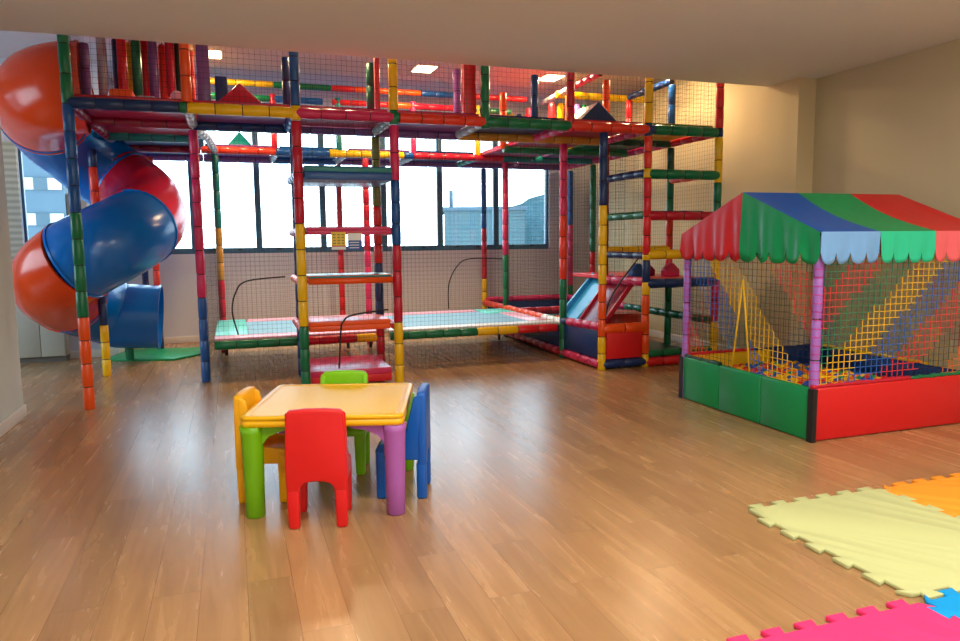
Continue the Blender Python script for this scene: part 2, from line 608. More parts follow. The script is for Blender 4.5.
# ceiling lamps: all but the row nearest the windows are unseen, added for brightness
for (x, y, t) in ((-0.14, 9.62, 'at the left, nearest the spiral slide'), (2.56, 9.62, 'in the middle of the row'), (4.42, 9.62, 'at the right of the row'), (5.3, 8.3, 'added out of sight close to the right wall'), (1.1, 8.3, 'added out of sight over the front deck')):  # last pair added for brightness, hidden by the lower ceiling
    t_ = thing('ceiling_light', 'glowing square ceiling panel above the play structure, ' + t, 'light', (x, y, HC), 0, 'ceiling panels above the play structure')
    mb = MB()
    mb.box(-0.15, 0.15, -0.20, 0.20, -0.012, 0, 'skirting_white')
    mb.build('frame', t_)
    mb = MB()
    mb.box(-0.13, 0.13, -0.18, 0.18, -0.018, -0.012, 'lamp_warm')
    mb.build('diffuser', t_)
    panel_lamp(t_, (0, 0, -0.022), 0.26, 0.36, PANEL_WATT * (0.55 if y < 9 else 1.0), (1.0, 0.74, 0.42))
for (x, y, t) in ((0.3, 2.0, 'front left'), (3.0, 2.0, 'front middle'), (5.4, 2.0, 'front right'), (0.3, -1.5, 'rear left'), (3.0, -1.5, 'rear middle'), (5.4, -1.5, 'rear right')):  # unseen lamps added to brighten the front of the room
    t_ = thing('ceiling_light', 'added unseen square panel in the lower ceiling, ' + t, 'light', (x, y, HS), 0, 'added ceiling panels over the front of the room')
    mb = MB()
    mb.box(-0.33, 0.33, -0.33, 0.33, -0.012, 0, 'skirting_white')
    mb.build('frame', t_)
    mb = MB()
    mb.box(-0.30, 0.30, -0.30, 0.30, -0.018, -0.012, 'lamp_hall_added')
    mb.build('diffuser', t_)
    panel_lamp(t_, (0, 0, -0.022), 0.6, 0.6, ADDED_HALL_WATT * (0.5 if x > 5 and y > 0 else 1.0), (1.0, 0.92, 0.80))

# ------------------------------------------------------------------ outside
mb = MB()
mb.box(-400, 400, 14, 420, -32.2, -32, 'far_land')
struct(mb.build('ground'), 'hazy ground far below the windows', 'ground')
bt = thing('apartment_building', 'grey apartment block with white framed windows outside the left window', 'building', (-8.6, 25.6, -30), 0.09)
box_obj('wall', 0, 3.72, 0, 6, 0, 35.3, 'building_grey', bt)
box_obj('side_wall', 3.74, 4.3, 0.2, 6, 0, 33.1, 'building_brown', bt, label='brown side wall')
for zr in (33.2, 32.1, 31.0, 29.9):
    for xx in (2.52, 0.9):
        f_ = box_obj('window', xx, xx + 1.14, -0.05, 0.0, zr, zr + 0.36, 'building_white', bt)
        box_obj('pane', xx + 0.38, xx + 0.76, -0.07, -0.05, zr, zr + 0.36, 'building_glass', f_)
bt = thing('low_house', 'low pale house with a thin chimney outside the windows', 'building', (8.75, 30, -30), -0.285)
box_obj('wall', 0, 3.5, 0, 5, 0, 32.78, 'house_pale', bt)
box_obj('roof', -0.1, 3.6, -0.1, 5.1, 32.78, 32.93, 'building_grey', bt)
box_obj('chimney', 0.22, 0.4, 0.4, 0.6, 32.93, 33.65, 'building_grey', bt)
mb = MB()
n0 = len(mb.v)
prof = [(11.2, 2.2), (12.3, 2.9), (13.0, 3.1), (13.9, 3.3), (14.4, 3.55), (14.8, 3.75), (15.6, 3.95), (17, 4.1), (20, 3.6), (24, 2.4)]
rows = 6
for i, (x, z) in enumerate(prof):
    for j in range(rows):
        t = j / (rows - 1)
        zz = z - (1 - t) ** 1.3 * 6 + random.uniform(-0.12, 0.12) * (1 if j < rows - 1 else 0.5)
        mb.v.append((x + random.uniform(-0.1, 0.1), 34 - 5 * (1 - t), zz))
for i in range(len(prof) - 1):
    for j in range(rows - 1):
        a = i * rows + j
        mb.face([a, a + rows, a + rows + 1, a + 1], 'hill_green', True)
n1_ = len(mb.v)
for i, (x, z) in enumerate(prof):
    mb.v.append((x, 44, -30))
    mb.v.append((x, 29, -30))
for i in range(len(prof) - 1):
    a = i * rows + rows - 1
    q = n1_ + 2 * i
    mb.face([a, a + rows, q + 2, q], 'hill_green', True)
    mb.face([i * rows, q + 1, q + 3, (i + 1) * rows], 'hill_green', True)
tag(mb.build('hill'), 'bluish wooded hillside outside the rightmost window', 'hill')['kind'] = 'structure'

# ------------------------------------------------------------------ the play structure: padded posts, tubes, decks and nets
A, B, C, D, E = 7.24, 8.22, 9.29, 10.36, 11.36
X0, X1, X2, X3, X4, X5, X5b, X6, X7 = -1.29, -0.32, 0.645, 1.60, 2.575, 3.56, 3.97, 4.54, 5.50
ZD = 2.73       # upper deck
ZR = 3.50       # top rails
play = thing('play_structure', 'tall multicoloured play structure of padded tubes, black nets and decks beside the windows', 'play structure', (0, 0, 0))


def sleeves(mb, p0, p1, r, segs, pitch=0.235, sides=12, gap=0.006):
    """foam sleeves in coloured lengths along p0-p1, cinched by thin black ties; segs = [(distance, colour)...]"""
    p0, p1 = Vector(p0), Vector(p1)
    Ln = (p1 - p0).length
    d = (p1 - p0) / Ln
    prev = 0.0
    pts, R, ms = [], [], []

    def add(t, rad, m):
        pts.append(p0 + d * t)
        R.append(rad)
        ms.append(m)
    for end, c in segs:
        end = min(end, Ln)
        if end - prev < 0.01:
            continue
        n = max(1, round((end - prev) / pitch))
        for i in range(n):
            a = prev + (end - prev) * i / n
            b_ = prev + (end - prev) * (i + 1) / n
            m = 'vinyl_' + c
            add(a + 0.0005, r * 0.90, m)
            add(a + gap, r * 0.985, m)
            add((a + b_) / 2, r * 1.02, m)
            add(b_ - gap - 0.008, r * 0.985, m)
            add(b_ - 0.008, r * 0.90, 'tie_black')
        prev = end
    # strictly increasing positions
    mb.path(pts, R, None, sides, True, True, ms)


def post(x, y, segs, z0=0.0, r=0.047, x1=None, y1=None, parent=None, name='post'):
    mb = MB()
    zt = segs[-1][0]
    sleeves(mb, (0, 0, z0), ((x1 or x) - x, (y1 or y) - y, zt), r, [(s - z0, c) for s, c in segs])
    if z0 == 0.0:
        mb.path([(0, 0, 0), (0, 0, 0.02)], r * 0.8, 'tie_black', 12)
    return mb.build(name, parent or play, (x, y, 0))


def beam(p0, p1, segs, r=0.047, name='beam', parent=None):
    """segs: [(fraction, colour)]"""
    mb = MB()
    Ln = (Vector(p1) - Vector(p0)).length
    q = Vector(p0)
    sleeves(mb, (0, 0, 0), Vector(p1) - q, r, [(f * Ln, c) for f, c in segs])
    return mb.build(name, parent or play, q)


TOPA = 3.48
# front row
post(X0, A, [(0.85, 'orange'), (1.78, 'green'), (2.72, 'blue'), (TOPA, 'green')])
post(X2, A, [(0.67, 'green'), (1.68, 'yellow'), (2.66, 'crimson')])
post(X2, A, [(2.80, 'yellow'), (TOPA, 'blue')], 2.66)
post(X3, A, [(0.67, 'yellow'), (1.46, 'crimson'), (2.11, 'blue'), (2.66, 'pink')])
post(X3, A, [(2.80, 'green'), (TOPA, 'yellow')], 2.66)
post(X4, A, [(TOPA, 'green')], 2.66)
post(X5, A, [(TOPA, 'crimson')], 2.66)
post(X5b, A, [(0.39, 'yellow'), (0.99, 'orange'), (1.88, 'yellow'), (2.68, 'navy')])
post(X6, A, [(0.16, 'yellow'), (0.85, 'orange'), (1.0, 'yellow'), (1.25, 'navy'), (1.32, 'yellow'), (2.19, 'red'), (2.30, 'yellow'), (2.66, 'redorange')])
post(X6, A, [(2.80, 'navy'), (TOPA, 'yellow')], 2.66)
post(X7, A, [(0.5, 'yellow'), (1.0, 'red'), (1.25, 'yellow'), (2.15, 'green'), (2.68, 'yellow')])
post(X7, A, [(2.78, 'navy'), (TOPA, 'red')], 2.68)
post(X1, A, [(TOPA, 'orange')], ZD + 0.05)
# second row
post(X1, B, [(0.92, 'blue'), (2.68, 'pink')])
post(X1, B, [(TOPA, 'redorange')], ZD)
post(X2, B, [(TOPA, 'navy')], ZD)
post(X3, B, [(0.6, 'crimson'), (1.25, 'navy'), (1.9, 'red'), (2.68, 'olive')])
post(X3 - 0.03, B, [(TOPA, 'darkgreen')], ZD, r=0.06)
post(X4, B, [(TOPA, 'lilac')], ZD)
post(X5, B, [(TOPA, 'blue')], ZD)
post(X5b - 0.02, B, [(1.0, 'green'), (1.8, 'redorange'), (2.68, 'pink')])
post(X6, B, [(0.4, 'yellow'), (0.97, 'orange'), (2.68, 'maroon')])
post(X6, B, [(TOPA, 'orange')], ZD)
post(X7, B, [(0.9, 'green'), (1.0, 'red'), (1.34, 'red'), (1.75, 'redorange'), (2.3, 'green'), (2.68, 'darkgreen')])
post(X7, B, [(TOPA, 'blue')], ZD)
# third row (upper storey only)
post(X7 - 0.0, C, [(TOPA, 'red')], ZD)
post(X6, C, [(TOPA, 'yellow')], ZD)
post(X0, C, [(TOPA, 'purple')], ZD)
post(X1, C, [(TOPA, 'purple')], ZD, r=0.06)
post(X0, B, [(TOPA, 'purple')], ZD)
post(X5, C, [(TOPA, 'orange')], ZD)
# fourth row
post(-0.15, D, [(1.0, 'crimson'), (1.70, 'tan'), (2.68, 'teal')])
post(1.86, D, [(1.37, 'pink'), (2.68, 'crimson')])
post(4.0, D, [(1.27, 'green'), (2.68, 'pink')])
post(X7, D, [(0.7, 'green'), (1.3, 'red'), (2.68, 'green')])
for x, c in ((X1, 'blue'), (X2 - 0.02, 'crimson'), (X3 - 0.1, 'teal'), (X4, 'pink'), (X5, 'yellow'), (X6 - 0.15, 'crimson')):
    post(x, D, [(ZR, c)], ZD, r=0.042)
# last row by the windows
post(-1.0, E - 0.45, [(0.86, 'navy'), (1.40, 'redorange'), (2.68, 'redorange')], r=0.045)
post(1.62, E, [(1.3, 'red'), (2.68, 'crimson')], r=0.045)
post(4.0, E, [(0.86, 'yellow'), (1.7, 'crimson'), (2.68, 'blue')], r=0.045)
post(X7 + 0.1, E, [(0.43, 'pink'), (0.7, 'green'), (1.75, 'pink'), (2.68, 'blue')], r=0.045)
post(X0 + 0.1, E, [(2.68, 'navy')], r=0.045)

# tubes at deck height
beam((X0, A, ZD), (X1, A, ZD), [(0.93, 'navy'), (1, 'green')], 0.052)
beam((X1, A, ZD), (X2, A, ZD), [(1, 'yellow')], 0.052)
beam((X2, A, ZD), (X3, A, ZD), [(1, 'pink')], 0.052)
beam((X3, A, ZD), (X4, A, ZD), [(0.06, 'green'), (1, 'redorange')], 0.052)
beam((X4, A, ZD), (X5, A, ZD), [(1, 'green')], 0.056)
beam((X5, A, ZD), (X6, A, ZD), [(1, 'redorange')], 0.056)
beam((X6, A, ZD), (X7, A, ZD), [(0.08, 'navy'), (0.97, 'green'), (1, 'navy')], 0.056)
beam((X0, B, ZD), (X1, B, ZD), [(1, 'maroon')], 0.055)
beam((X1, B, ZD), (X2, B, ZD), [(1, 'navy')], 0.06)
beam((X2, B, ZD), (X3, B, ZD), [(1, 'purple')], 0.055)
beam((X3, B, ZD), (X4, B, ZD), [(1, 'purple')], 0.06)
beam((X4, B, ZD), (X5, B, ZD), [(1, 'tan')], 0.06)
beam((X5, B, ZD), (X6, B, ZD), [(1, 'tan')], 0.06)
beam((X6, B, ZD), (X7, B, ZD), [(1, 'darkgreen')], 0.055)
beam((X0, C, ZD), (X1, C, ZD), [(1, 'teal')], 0.055)
beam((X0, D, ZD), (X1, D, ZD), [(1, 'maroon')], 0.055)
beam((X0, E, ZD), (X1, E, ZD), [(1, 'purple')], 0.055)
beam((X1, D, ZD), (X2, D, ZD), [(1, 'redorange')], 0.05)
beam((X2, D, ZD), (X3, D, ZD), [(0.75, 'blue'), (1, 'yellow')], 0.055)
beam((X3, D, ZD), (X4, D, ZD), [(0.85, 'yellow'), (1, 'blue')], 0.05)
beam((X4, D, ZD), (X5b, D, ZD), [(1, 'crimson')], 0.05)
beam((X5b, D, ZD), (X7, D, ZD), [(1, 'teal')], 0.055)
beam((X1, E, ZD), (X2, E, ZD), [(1, 'purple')], 0.06)
beam((X2, E, ZD), (X3, E, ZD), [(1, 'blue')], 0.06)
beam((X3, E, ZD), (X4, E, ZD), [(1, 'purple')], 0.055)
beam((X4, E, ZD), (X7, E, ZD), [(1, 'purple')], 0.055)
beam((X5, C, ZD), (X7, C, ZD), [(1, 'green')], 0.055)
# tubes running towards the windows
beam((X0, A, ZD), (X0, B, ZD), [(1, 'maroon')], 0.047)
beam((X0, B, ZD), (X0, C, ZD), [(1, 'maroon')], 0.047)
beam((X0, C, ZD), (X0, D, ZD), [(1, 'silver')], 0.047)
beam((X0, D, ZD), (X0, E, ZD), [(0.6, 'silver'), (1, 'yellow')], 0.047)
beam((X1, A, ZD), (X1, B, ZD), [(1, 'silver')], 0.047)
beam((X1, B, ZD), (-0.2, C, ZD), [(1, 'silver')], 0.047)
beam((-0.2, C, ZD), (-0.15, D, ZD), [(1, 'silver')], 0.047)
beam((X2, A, ZD), (X2, B, ZD), [(1, 'blue')], 0.047)
beam((X3, A, ZD), (X3, B, ZD), [(1, 'silver')], 0.047)
beam((X4, A, ZD), (X4, B, ZD), [(1, 'silver')], 0.047)
beam((X5, A, ZD), (X5, B, ZD), [(1, 'pink')], 0.050)
beam((X6, A, ZD), (X6, B, ZD), [(1, 'pink')], 0.047)
beam((X7, A, ZD), (X7, B, ZD), [(1, 'red')], 0.047)
beam((X7, B, ZD), (X7, C, ZD), [(1, 'pink')], 0.047)
beam((X7, C, ZD), (X7, D, ZD), [(1, 'pink')], 0.047)
beam((X7, D, ZD), (X7, E, ZD), [(1, 'pink')], 0.047)
for x, c in ((X2, 'silver'), (X3, 'silver'), (X4, 'silver'), (X5, 'green')):
    beam((x, D, ZD), (x, E, ZD), [(1, c)], 0.045)
# upper storey rails
beam((X1, D, ZR + 0.12), (X2, D, ZR + 0.12), [(1, 'yellow')], 0.042, 'rail')
beam((X2, D, ZR + 0.12), (1.42, D, ZR + 0.12), [(1, 'green')], 0.042, 'rail')
beam((1.42, D, ZR + 0.12), (2.7, D, ZR + 0.12), [(0.25, 'red'), (1, 'orange')], 0.042, 'rail')
beam((2.7, D, ZR + 0.12), (3.35, D, ZR + 0.12), [(1, 'blue')], 0.042, 'rail')
beam((3.35, D, ZR + 0.12), (4.35, D, ZR + 0.12), [(1, 'red')], 0.042, 'rail')
beam((X1, D, ZR - 0.07), (X2 - 0.05, D, ZR - 0.07), [(1, 'green')], 0.042, 'rail')
beam((X2, D, ZR - 0.07), (1.3, D, ZR - 0.07), [(1, 'blue')], 0.045, 'rail')
beam((1.42, D, ZR - 0.07), (2.2, D, ZR - 0.07), [(1, 'red')], 0.04, 'rail')
beam((2.2, D, ZR - 0.07), (3.35, D, ZR - 0.07), [(0.3, 'orange'), (1, 'crimson')], 0.045, 'rail')
beam((3.35, D, ZR - 0.08), (4.1, D, ZR - 0.08), [(1, 'green')], 0.042, 'rail')
beam((4.62, 10.3, 3.58), (4.55, 9.2, 3.58), [(1, 'silver')], 0.045, 'rail')
beam((4.55, 9.2, 3.58), (4.5, 8.3, 3.58), [(1, 'pink')], 0.045, 'rail')
beam((4.5, 9.6, 3.56), (6.0, 9.6, 3.56), [(1, 'yellow')], 0.05, 'rail')
beam((X7, C, TOPA + 0.04), (X7, B, TOPA + 0.04), [(1, 'navy')], 0.045, 'rail')
beam((X1 + 0.07, B, 3.62), (X1 + 0.07, D, 3.62), [(1, 'yellow')], 0.045, 'rail')

# decks: padded boards with glossy undersides


def deck(x0, x1, y0, y1, z, top, under, t=0.06, name='deck', edge=None):
    mb = MB()
    mb.box(x0, x1, y0, y1, z - t, z - t * 0.45, ('board_' if 'board_' + under in MATS and name == 'deck' else 'vinyl_') + under)
    mb.box(x0, x1, y0, y1, z - t * 0.45, z, 'vinyl_' + (edge or top))
    return mb.build(name, play, bevel=0.006)


g = 0.05
for (xa, xb, ya, yb, top, under) in (
        (X0, X1, A, B, 'red', 'maroon'), (X0, X1, B, C, 'red', 'maroon'), (X0, X1, C, D, 'navy', 'navy'), (X0, X1, D, E, 'navy', 'navy'),
        (X1, X2, A, B, 'red', 'purple'), (X2, X3, A, B, 'pink', 'maroon'), (X3, X4, A, B, 'red', 'purple'), (X4, X5, A, B, 'navy', 'navy'),
        (X5, X6, A, B, 'red', 'maroon'), (X6, X7, A, B, 'green', 'yellow'), (X5, X6, B, C, 'red', 'maroon'), (X6, X7, B, C, 'green', 'darkgreen'),
        (X5, X6, C, D, 'crimson', 'maroon'), (X6, X7, C, D, 'green', 'purple'),
        (X1, X2, D, E, 'purple', 'purple'), (X2, X3, D, E, 'blue', 'blue'), (X3, X4, D, E, 'purple', 'purple'), (X4, X5, D, E, 'navy', 'navy'), (X5, X6, D, E, 'crimson', 'maroon'), (X6, X7, D, E, 'purple', 'maroon')):
    deck(xa + g, xb - g, ya + g, yb - g, ZD + 0.085, top, under)

# step tower at the front (X2-X3)
deck(X2 + 0.06, X3 - 0.02, A - 0.03, B - 0.06, 2.235, 'teal', 'blue', 0.13, 'step')
deck(X2 + 0.06, X3 - 0.06, A - 0.02, A + 0.34, 1.645, 'pink', 'pink', 0.075, 'step')
deck(X2 + 0.06, X3 - 0.06, A - 0.02, B - 0.5, 1.165, 'green', 'orange', 0.075, 'step', 'teal')
mb = MB()
mb.path([(X2 + 0.06, A - 0.02, 1.108), (X3 - 0.06, A - 0.02, 1.108)], 0.032, 'vinyl_orange', 12)
mb.build('step_edge', play)
deck(X2 + 0.06, X3 - 0.08, A + 0.02, A + 0.55, 0.70, 'lightpink', 'orange', 0.10, 'step', 'orange')
deck(X2 + 0.06, X3 - 0.08, A + 0.0, A + 0.9, 0.20, 'pink', 'red', 0.14, 'step', 'pink')
for zz, c in ((2.16, 'blue'), (1.6, 'crimson'), (1.10, 'orange'), (0.62, 'red')):
    beam((X3 - 0.02, A, zz), (X3, B, zz), [(1, c)], 0.04)
    beam((X2, A, zz), (X2, B, zz), [(1, c)], 0.04)
post(X2 + 0.055, B, [(0.6, 'navy'), (2.68, 'navy')])

# right climbing tower (X6-X7) and half bay (X5b-X6)
deck(X6 + 0.05, X7 - 0.05, A + 0.02, A + 0.50, 2.285, 'purple', 'navy', 0.06)
beam((X6, A, 2.235), (X7, A, 2.235), [(1, 'green')], 0.056)
beam((X6, B, 2.25), (X6, A, 2.25), [(1, 'navy')], 0.045)
beam((X7, B, 2.25), (X7, A, 2.25), [(1, 'redorange')], 0.04)
deck(X6 + 0.05, X7 - 0.15, A + 0.05, B - 0.05, 1.82, 'navy', 'navy', 0.06)
beam((X6, A, 1.758), (X7, A, 1.758), [(1, 'crimson')], 0.052)
beam((X6, B, 1.77), (X6, A, 1.77), [(1, 'green')], 0.045)
beam((X6, A, 1.312), (X7, A, 1.312), [(1, 'yellow')], 0.056)
beam((X6, B, 1.30), (X6, A, 1.30), [(1, 'navy')], 0.042)
beam((X6, B, 1.36), (X7, B, 1.36), [(1, 'yellow')], 0.045)
deck(X6 + 0.05, X7 - 0.05, A + 0.05, C - 0.05, 1.025, 'red', 'red', 0.05)
beam((X6, A, 0.976), (X7, A, 0.976), [(1, 'navy')], 0.056)
beam((X6, B, 0.98), (X6, A, 1.0), [(1, 'pink')], 0.055)
beam((X6, A, 0.055), (X7, A, 0.055), [(1, 'red')], 0.052)
beam((X6, A + 0.01, 0.15), (X7, A + 0.01, 0.15), [(1, 'green')], 0.042)
box_obj('floor_pad', X6 + 0.05, X7 - 0.05, A + 0.06, C, 0.02, 0.10, 'vinyl_darkgreen', play, 0.01)
beam((X5b, A, 0.475), (X6, A, 0.475), [(1, 'orange')], 0.055)
box_obj('pit_panel', X5b + 0.05, X6 - 0.05, A - 0.02, A + 0.02, 0.12, 0.43, 'pad_red', play, 0.008, 'red padded panel')
beam((X5b, A, 0.065), (X6, A, 0.065), [(1, 'navy')], 0.052)
beam((X5b - 0.01, A, 0.50), (X5b - 0.02, B, 0.47), [(0.85, 'pink'), (1, 'navy')], 0.05)
box_obj('pit_panel', X5b - 0.03, X5b + 0.01, A + 0.05, B - 0.05, 0.12, 0.45, 'pad_navy', play, 0.008, 'dark blue padded panel')
beam((X5b - 0.01, A, 0.065), (X5b - 0.02, B, 0.065), [(1, 'pink')], 0.05)
beam((X5b - 0.02, B, 0.45), (4.0, D, 0.45), [(0.3, 'white'), (1, 'orange')], 0.05)
beam((4.0, D, 0.45), (4.0, E, 0.45), [(1, 'redorange')], 0.05)
beam((X5b - 0.02, B, 0.065), (4.0, D, 0.065), [(1, 'crimson')], 0.05)
box_obj('pit_panel', 3.96, 4.0, B + 0.06, D - 0.06, 0.12, 0.42, 'pad_navy', play, 0.008, 'dark blue padded panel')
beam((4.0, E, 0.5), (X7, E, 0.5), [(1, 'pink')], 0.05)
box_obj('pit_panel', 4.06, X7 - 0.06, E - 0.02, E + 0.02, 0.12, 0.46, 'pad_navy', play, 0.008, 'dark blue padded panel')
beam((X7, A, 0.5), (X7, E, 0.5), [(0.5, 'green'), (1, 'pink')], 0.05)
box_obj('pit_panel', X7 - 0.02, X7 + 0.02, C, E - 0.06, 0.12, 0.46, 'pad_navy', play, 0.008, 'dark blue padded panel')
beam((4.02, 9.8, 0.44), (5.44, 9.8, 0.44), [(1, 'crimson')], 0.06)
box_obj('pit_floor', 4.03, X6 - 0.05, A + 0.06, E - 0.1, 0.0, 0.26, 'vinyl_navy', play)
box_obj('pit_floor', X6 - 0.05, X7 - 0.05, C + 0.05, E - 0.1, 0.0, 0.26, 'vinyl_navy', play)

# the small open slide from the first tower deck into the pit
t_ = thing('open_slide', 'small open slide with light blue sides in the right tower', 'slide', (0, 0, 0))
sx0, sx1, sz0, sz1 = 4.68, 4.20, 1.02, 0.47
for yy in (8.24, 8.76):
    mb = MB()
    mb.prism([(sx0, yy, sz0 - 0.13), (sx0, yy, sz0 + 0.03), (sx1 - 0.02, yy, sz1 + 0.04), (sx1 - 0.02, yy, sz1 - 0.13)], (0, 0.06, 0), 'open_slide_blue')
    mb.build('side_rail', t_, bevel=0.012)
mb = MB()
mb.prism([(sx0, 8.30, sz0 - 0.09), (sx0, 8.30, sz0 - 0.04), (sx1, 8.30, sz1 - 0.04), (sx1, 8.30, sz1 - 0.09)], (0, 0.46, 0), 'open_slide_blue')
mb.build('chute', t_)
t_ = thing('ramp', 'dark red padded ramp next to the small blue slide', 'ramp', (0, 0, 0))
mb = MB()
mb.prism([(4.60, 7.62, 0.96), (4.60, 7.62, 1.0), (4.06, 7.62, 0.31), (4.06, 7.62, 0.27)], (0, 0.56, 0), 'vinyl_maroon')
mb.build('board', t_, bevel=0.008)
for yy in (7.59, 8.18):
    mb = MB()
    mb.prism([(4.60, yy, 0.94), (4.60, yy, 1.03), (4.06, yy, 0.36), (4.06, yy, 0.27)], (0, 0.03, 0), 'vinyl_crimson')
    mb.build('edge', t_, bevel=0.006)
mb = MB()
mb.path([(5.03, 8.78, 0.10), (5.03, 8.78, 0.13), (5.03, 8.78, 0.45), (5.03, 8.78, 0.49)], [0.32, 0.36, 0.36, 0.32], 'vinyl_redorange', 32)
tag(mb.build('round_cushion'), 'big red orange round cushion on the green floor pad of the right tower', 'cushion')

# nets


def net(o, u, v, lu, lv, cell=0.05, r=0.0011, m='net_black', parent=None, name='net', skip=None, label=None):
    o, u, v = Vector(o), Vector(u).normalized(), Vector(v).normalized()
    mb = MB()
    nu, nv = max(1, round(lu / cell)), max(1, round(lv / cell))
    for i in range(nu + 1):
        p = o + u * (lu * i / nu)
        mb.path([p, p + v * lv], r, m, 4, False, False)
    for j in range(nv + 1):
        p = o + v * (lv * j / nv)
        mb.path([p, p + u * lu], r, m, 4, False, False)
    return mb.build(name, parent or play, label=label)


XA, YA, ZA = (1, 0, 0), (0, 1, 0), (0, 0, 1)
zt = ZD - 0.05
# around the trampolines
net((X1 + 0.05, B, 0.0), XA, ZA, X2 - X1 - 0.1, zt)
net((X2 + 0.05, B, 0.0), XA, ZA, X3 - X2 - 0.1, zt)
net((X3 + 0.05, B, 0.0), XA, ZA, X4 - X3, zt)
net((X4 + 0.05, B, 0.0), XA, ZA, X5b - X4 - 0.1, zt)
net((X1, B + 0.05, 0.0), (0.17, D - B, 0), ZA, D - B - 0.1, zt, 0.045)
net((X1 + 0.2, D + 0.03, 0.4), XA, ZA, X3 - X1, zt - 0.4, 0.06)
net((1.9, D + 0.03, 0.4), XA, ZA, 2.06, zt - 0.4, 0.06)
net((X5b, B + 0.05, 0.5), YA, ZA, D - B - 0.1, zt - 0.5, 0.05)
net((4.05, E, 0.5), XA, ZA, X7 - 4.0, zt - 0.5, 0.05)
net((X2 + 0.05, A + 0.03, 0.22), XA, ZA, X3 - X2 - 0.1, 0.45, 0.05)
net((X2 + 0.05, A + 0.03, 0.70), XA, ZA, X3 - X2 - 0.1, zt - 0.7, 0.05)
# right side and back of the towers
net((X7 + 0.02, A + 0.05, 0.1), YA, ZA, B - A - 0.1, 3.4, 0.05)
net((X7 + 0.02, B + 0.05, 0.5), YA, ZA, C - B - 0.1, 3.0, 0.05)
net((X7 + 0.02, C + 0.05, 0.5), YA, ZA, E - C - 0.1, 3.0, 0.05)
net((X5b + 0.05, A + 0.02, 0.53), XA, ZA, X6 - X5b - 0.1, zt - 0.53, 0.06)
net((X6 + 0.05, C, 1.03), XA, ZA, X7 - X6 - 0.1, 1.65, 0.05)
net((X6 + 0.02, B + 0.05, 1.1), YA, ZA, C - B - 0.1, 1.55, 0.05)
# upper storey front
for xa, xb in ((X0, X1), (X1, X2), (X2, X3), (X3, X4), (X4, X5), (X5, X6), (X6, X7)):
    net((xa + 0.05, A + 0.02, ZD + 0.03), XA, ZA, xb - xa - 0.1, 0.74, 0.05, 0.0014)
net((X0, A + 0.05, ZD + 0.03), YA, ZA, B - A - 0.1, 0.74, 0.05)
net((X0, C + 0.05, ZD + 0.03), YA, ZA, E - C - 0.1, 0.74, 0.05)
net((X1, D - 0.05, ZD + 0.03), XA, ZA, X7 - X1, 0.9, 0.06)

# black ropes binding the net doorways


def rope(pts, label=None):
    # smooth curve through pts (Catmull-Rom)
    P = [Vector(p) for p in pts]
    P = [P[0]] + P + [P[-1]]
    out = []
    for i in range(1, len(P) - 2):
        for k in range(8):
            t = k / 8
            out.append(0.5 * ((2 * P[i]) + (P[i + 1] - P[i - 1]) * t + (2 * P[i - 1] - 5 * P[i] + 4 * P[i + 1] - P[i + 2]) * t * t + (3 * P[i] - P[i - 1] - 3 * P[i + 1] + P[i + 2]) * t ** 3))
    out.append(P[-2])
    mb = MB()
    mb.path(out, 0.009, 'tie_black', 8)
    return mb.build('net_opening_rope', play, label=label)


rope([(0.03, B - 0.02, 0.50), (-0.02, B - 0.02, 0.75), (0.02, B - 0.02, 0.95), (0.14, B - 0.02, 1.08), (0.55, B - 0.02, 1.12)])
rope([(0.98, A + 0.01, 0.22), (1.01, A + 0.01, 0.6), (1.04, A + 0.01, 0.70), (1.14, A + 0.01, 0.76), (1.5, A + 0.01, 0.80)])
rope([(3.07, D, 0.47), (3.08, D, 0.85), (3.22, D, 1.12), (3.42, D, 1.22), (3.95, D, 1.21)])
rope([(3.99, A - 0.03, 0.50), (4.02, A - 0.03, 0.72), (4.12, A - 0.03, 0.92), (4.28, A - 0.03, 1.12), (4.42, A - 0.03, 1.28)])

# red and navy padded boards standing on the upper deck
box_obj('padded_board', X4 - 0.20, X4 - 0.06, A + 0.10, A + 0.18, ZD + 0.03, TOPA, 'vinyl_red', play, 0.012)
box_obj('padded_board', X3 - 0.12, X3 - 0.07, A + 0.3, A + 0.38, ZD + 0.03, TOPA, 'vinyl_crimson', play, 0.012)
box_obj('padded_board', X1 + 0.08, X1 + 0.20, A + 0.45, A + 0.53, ZD + 0.087, TOPA, 'vinyl_purple', play, 0.012)
box_obj('padded_board', X1 + 0.24, X1 + 0.36, A + 0.60, A + 0.68, ZD + 0.087, 3.16, 'vinyl_navy', play, 0.012)

# ------------------------------------------------------------------ trampolines (one left, one right of the step tower)


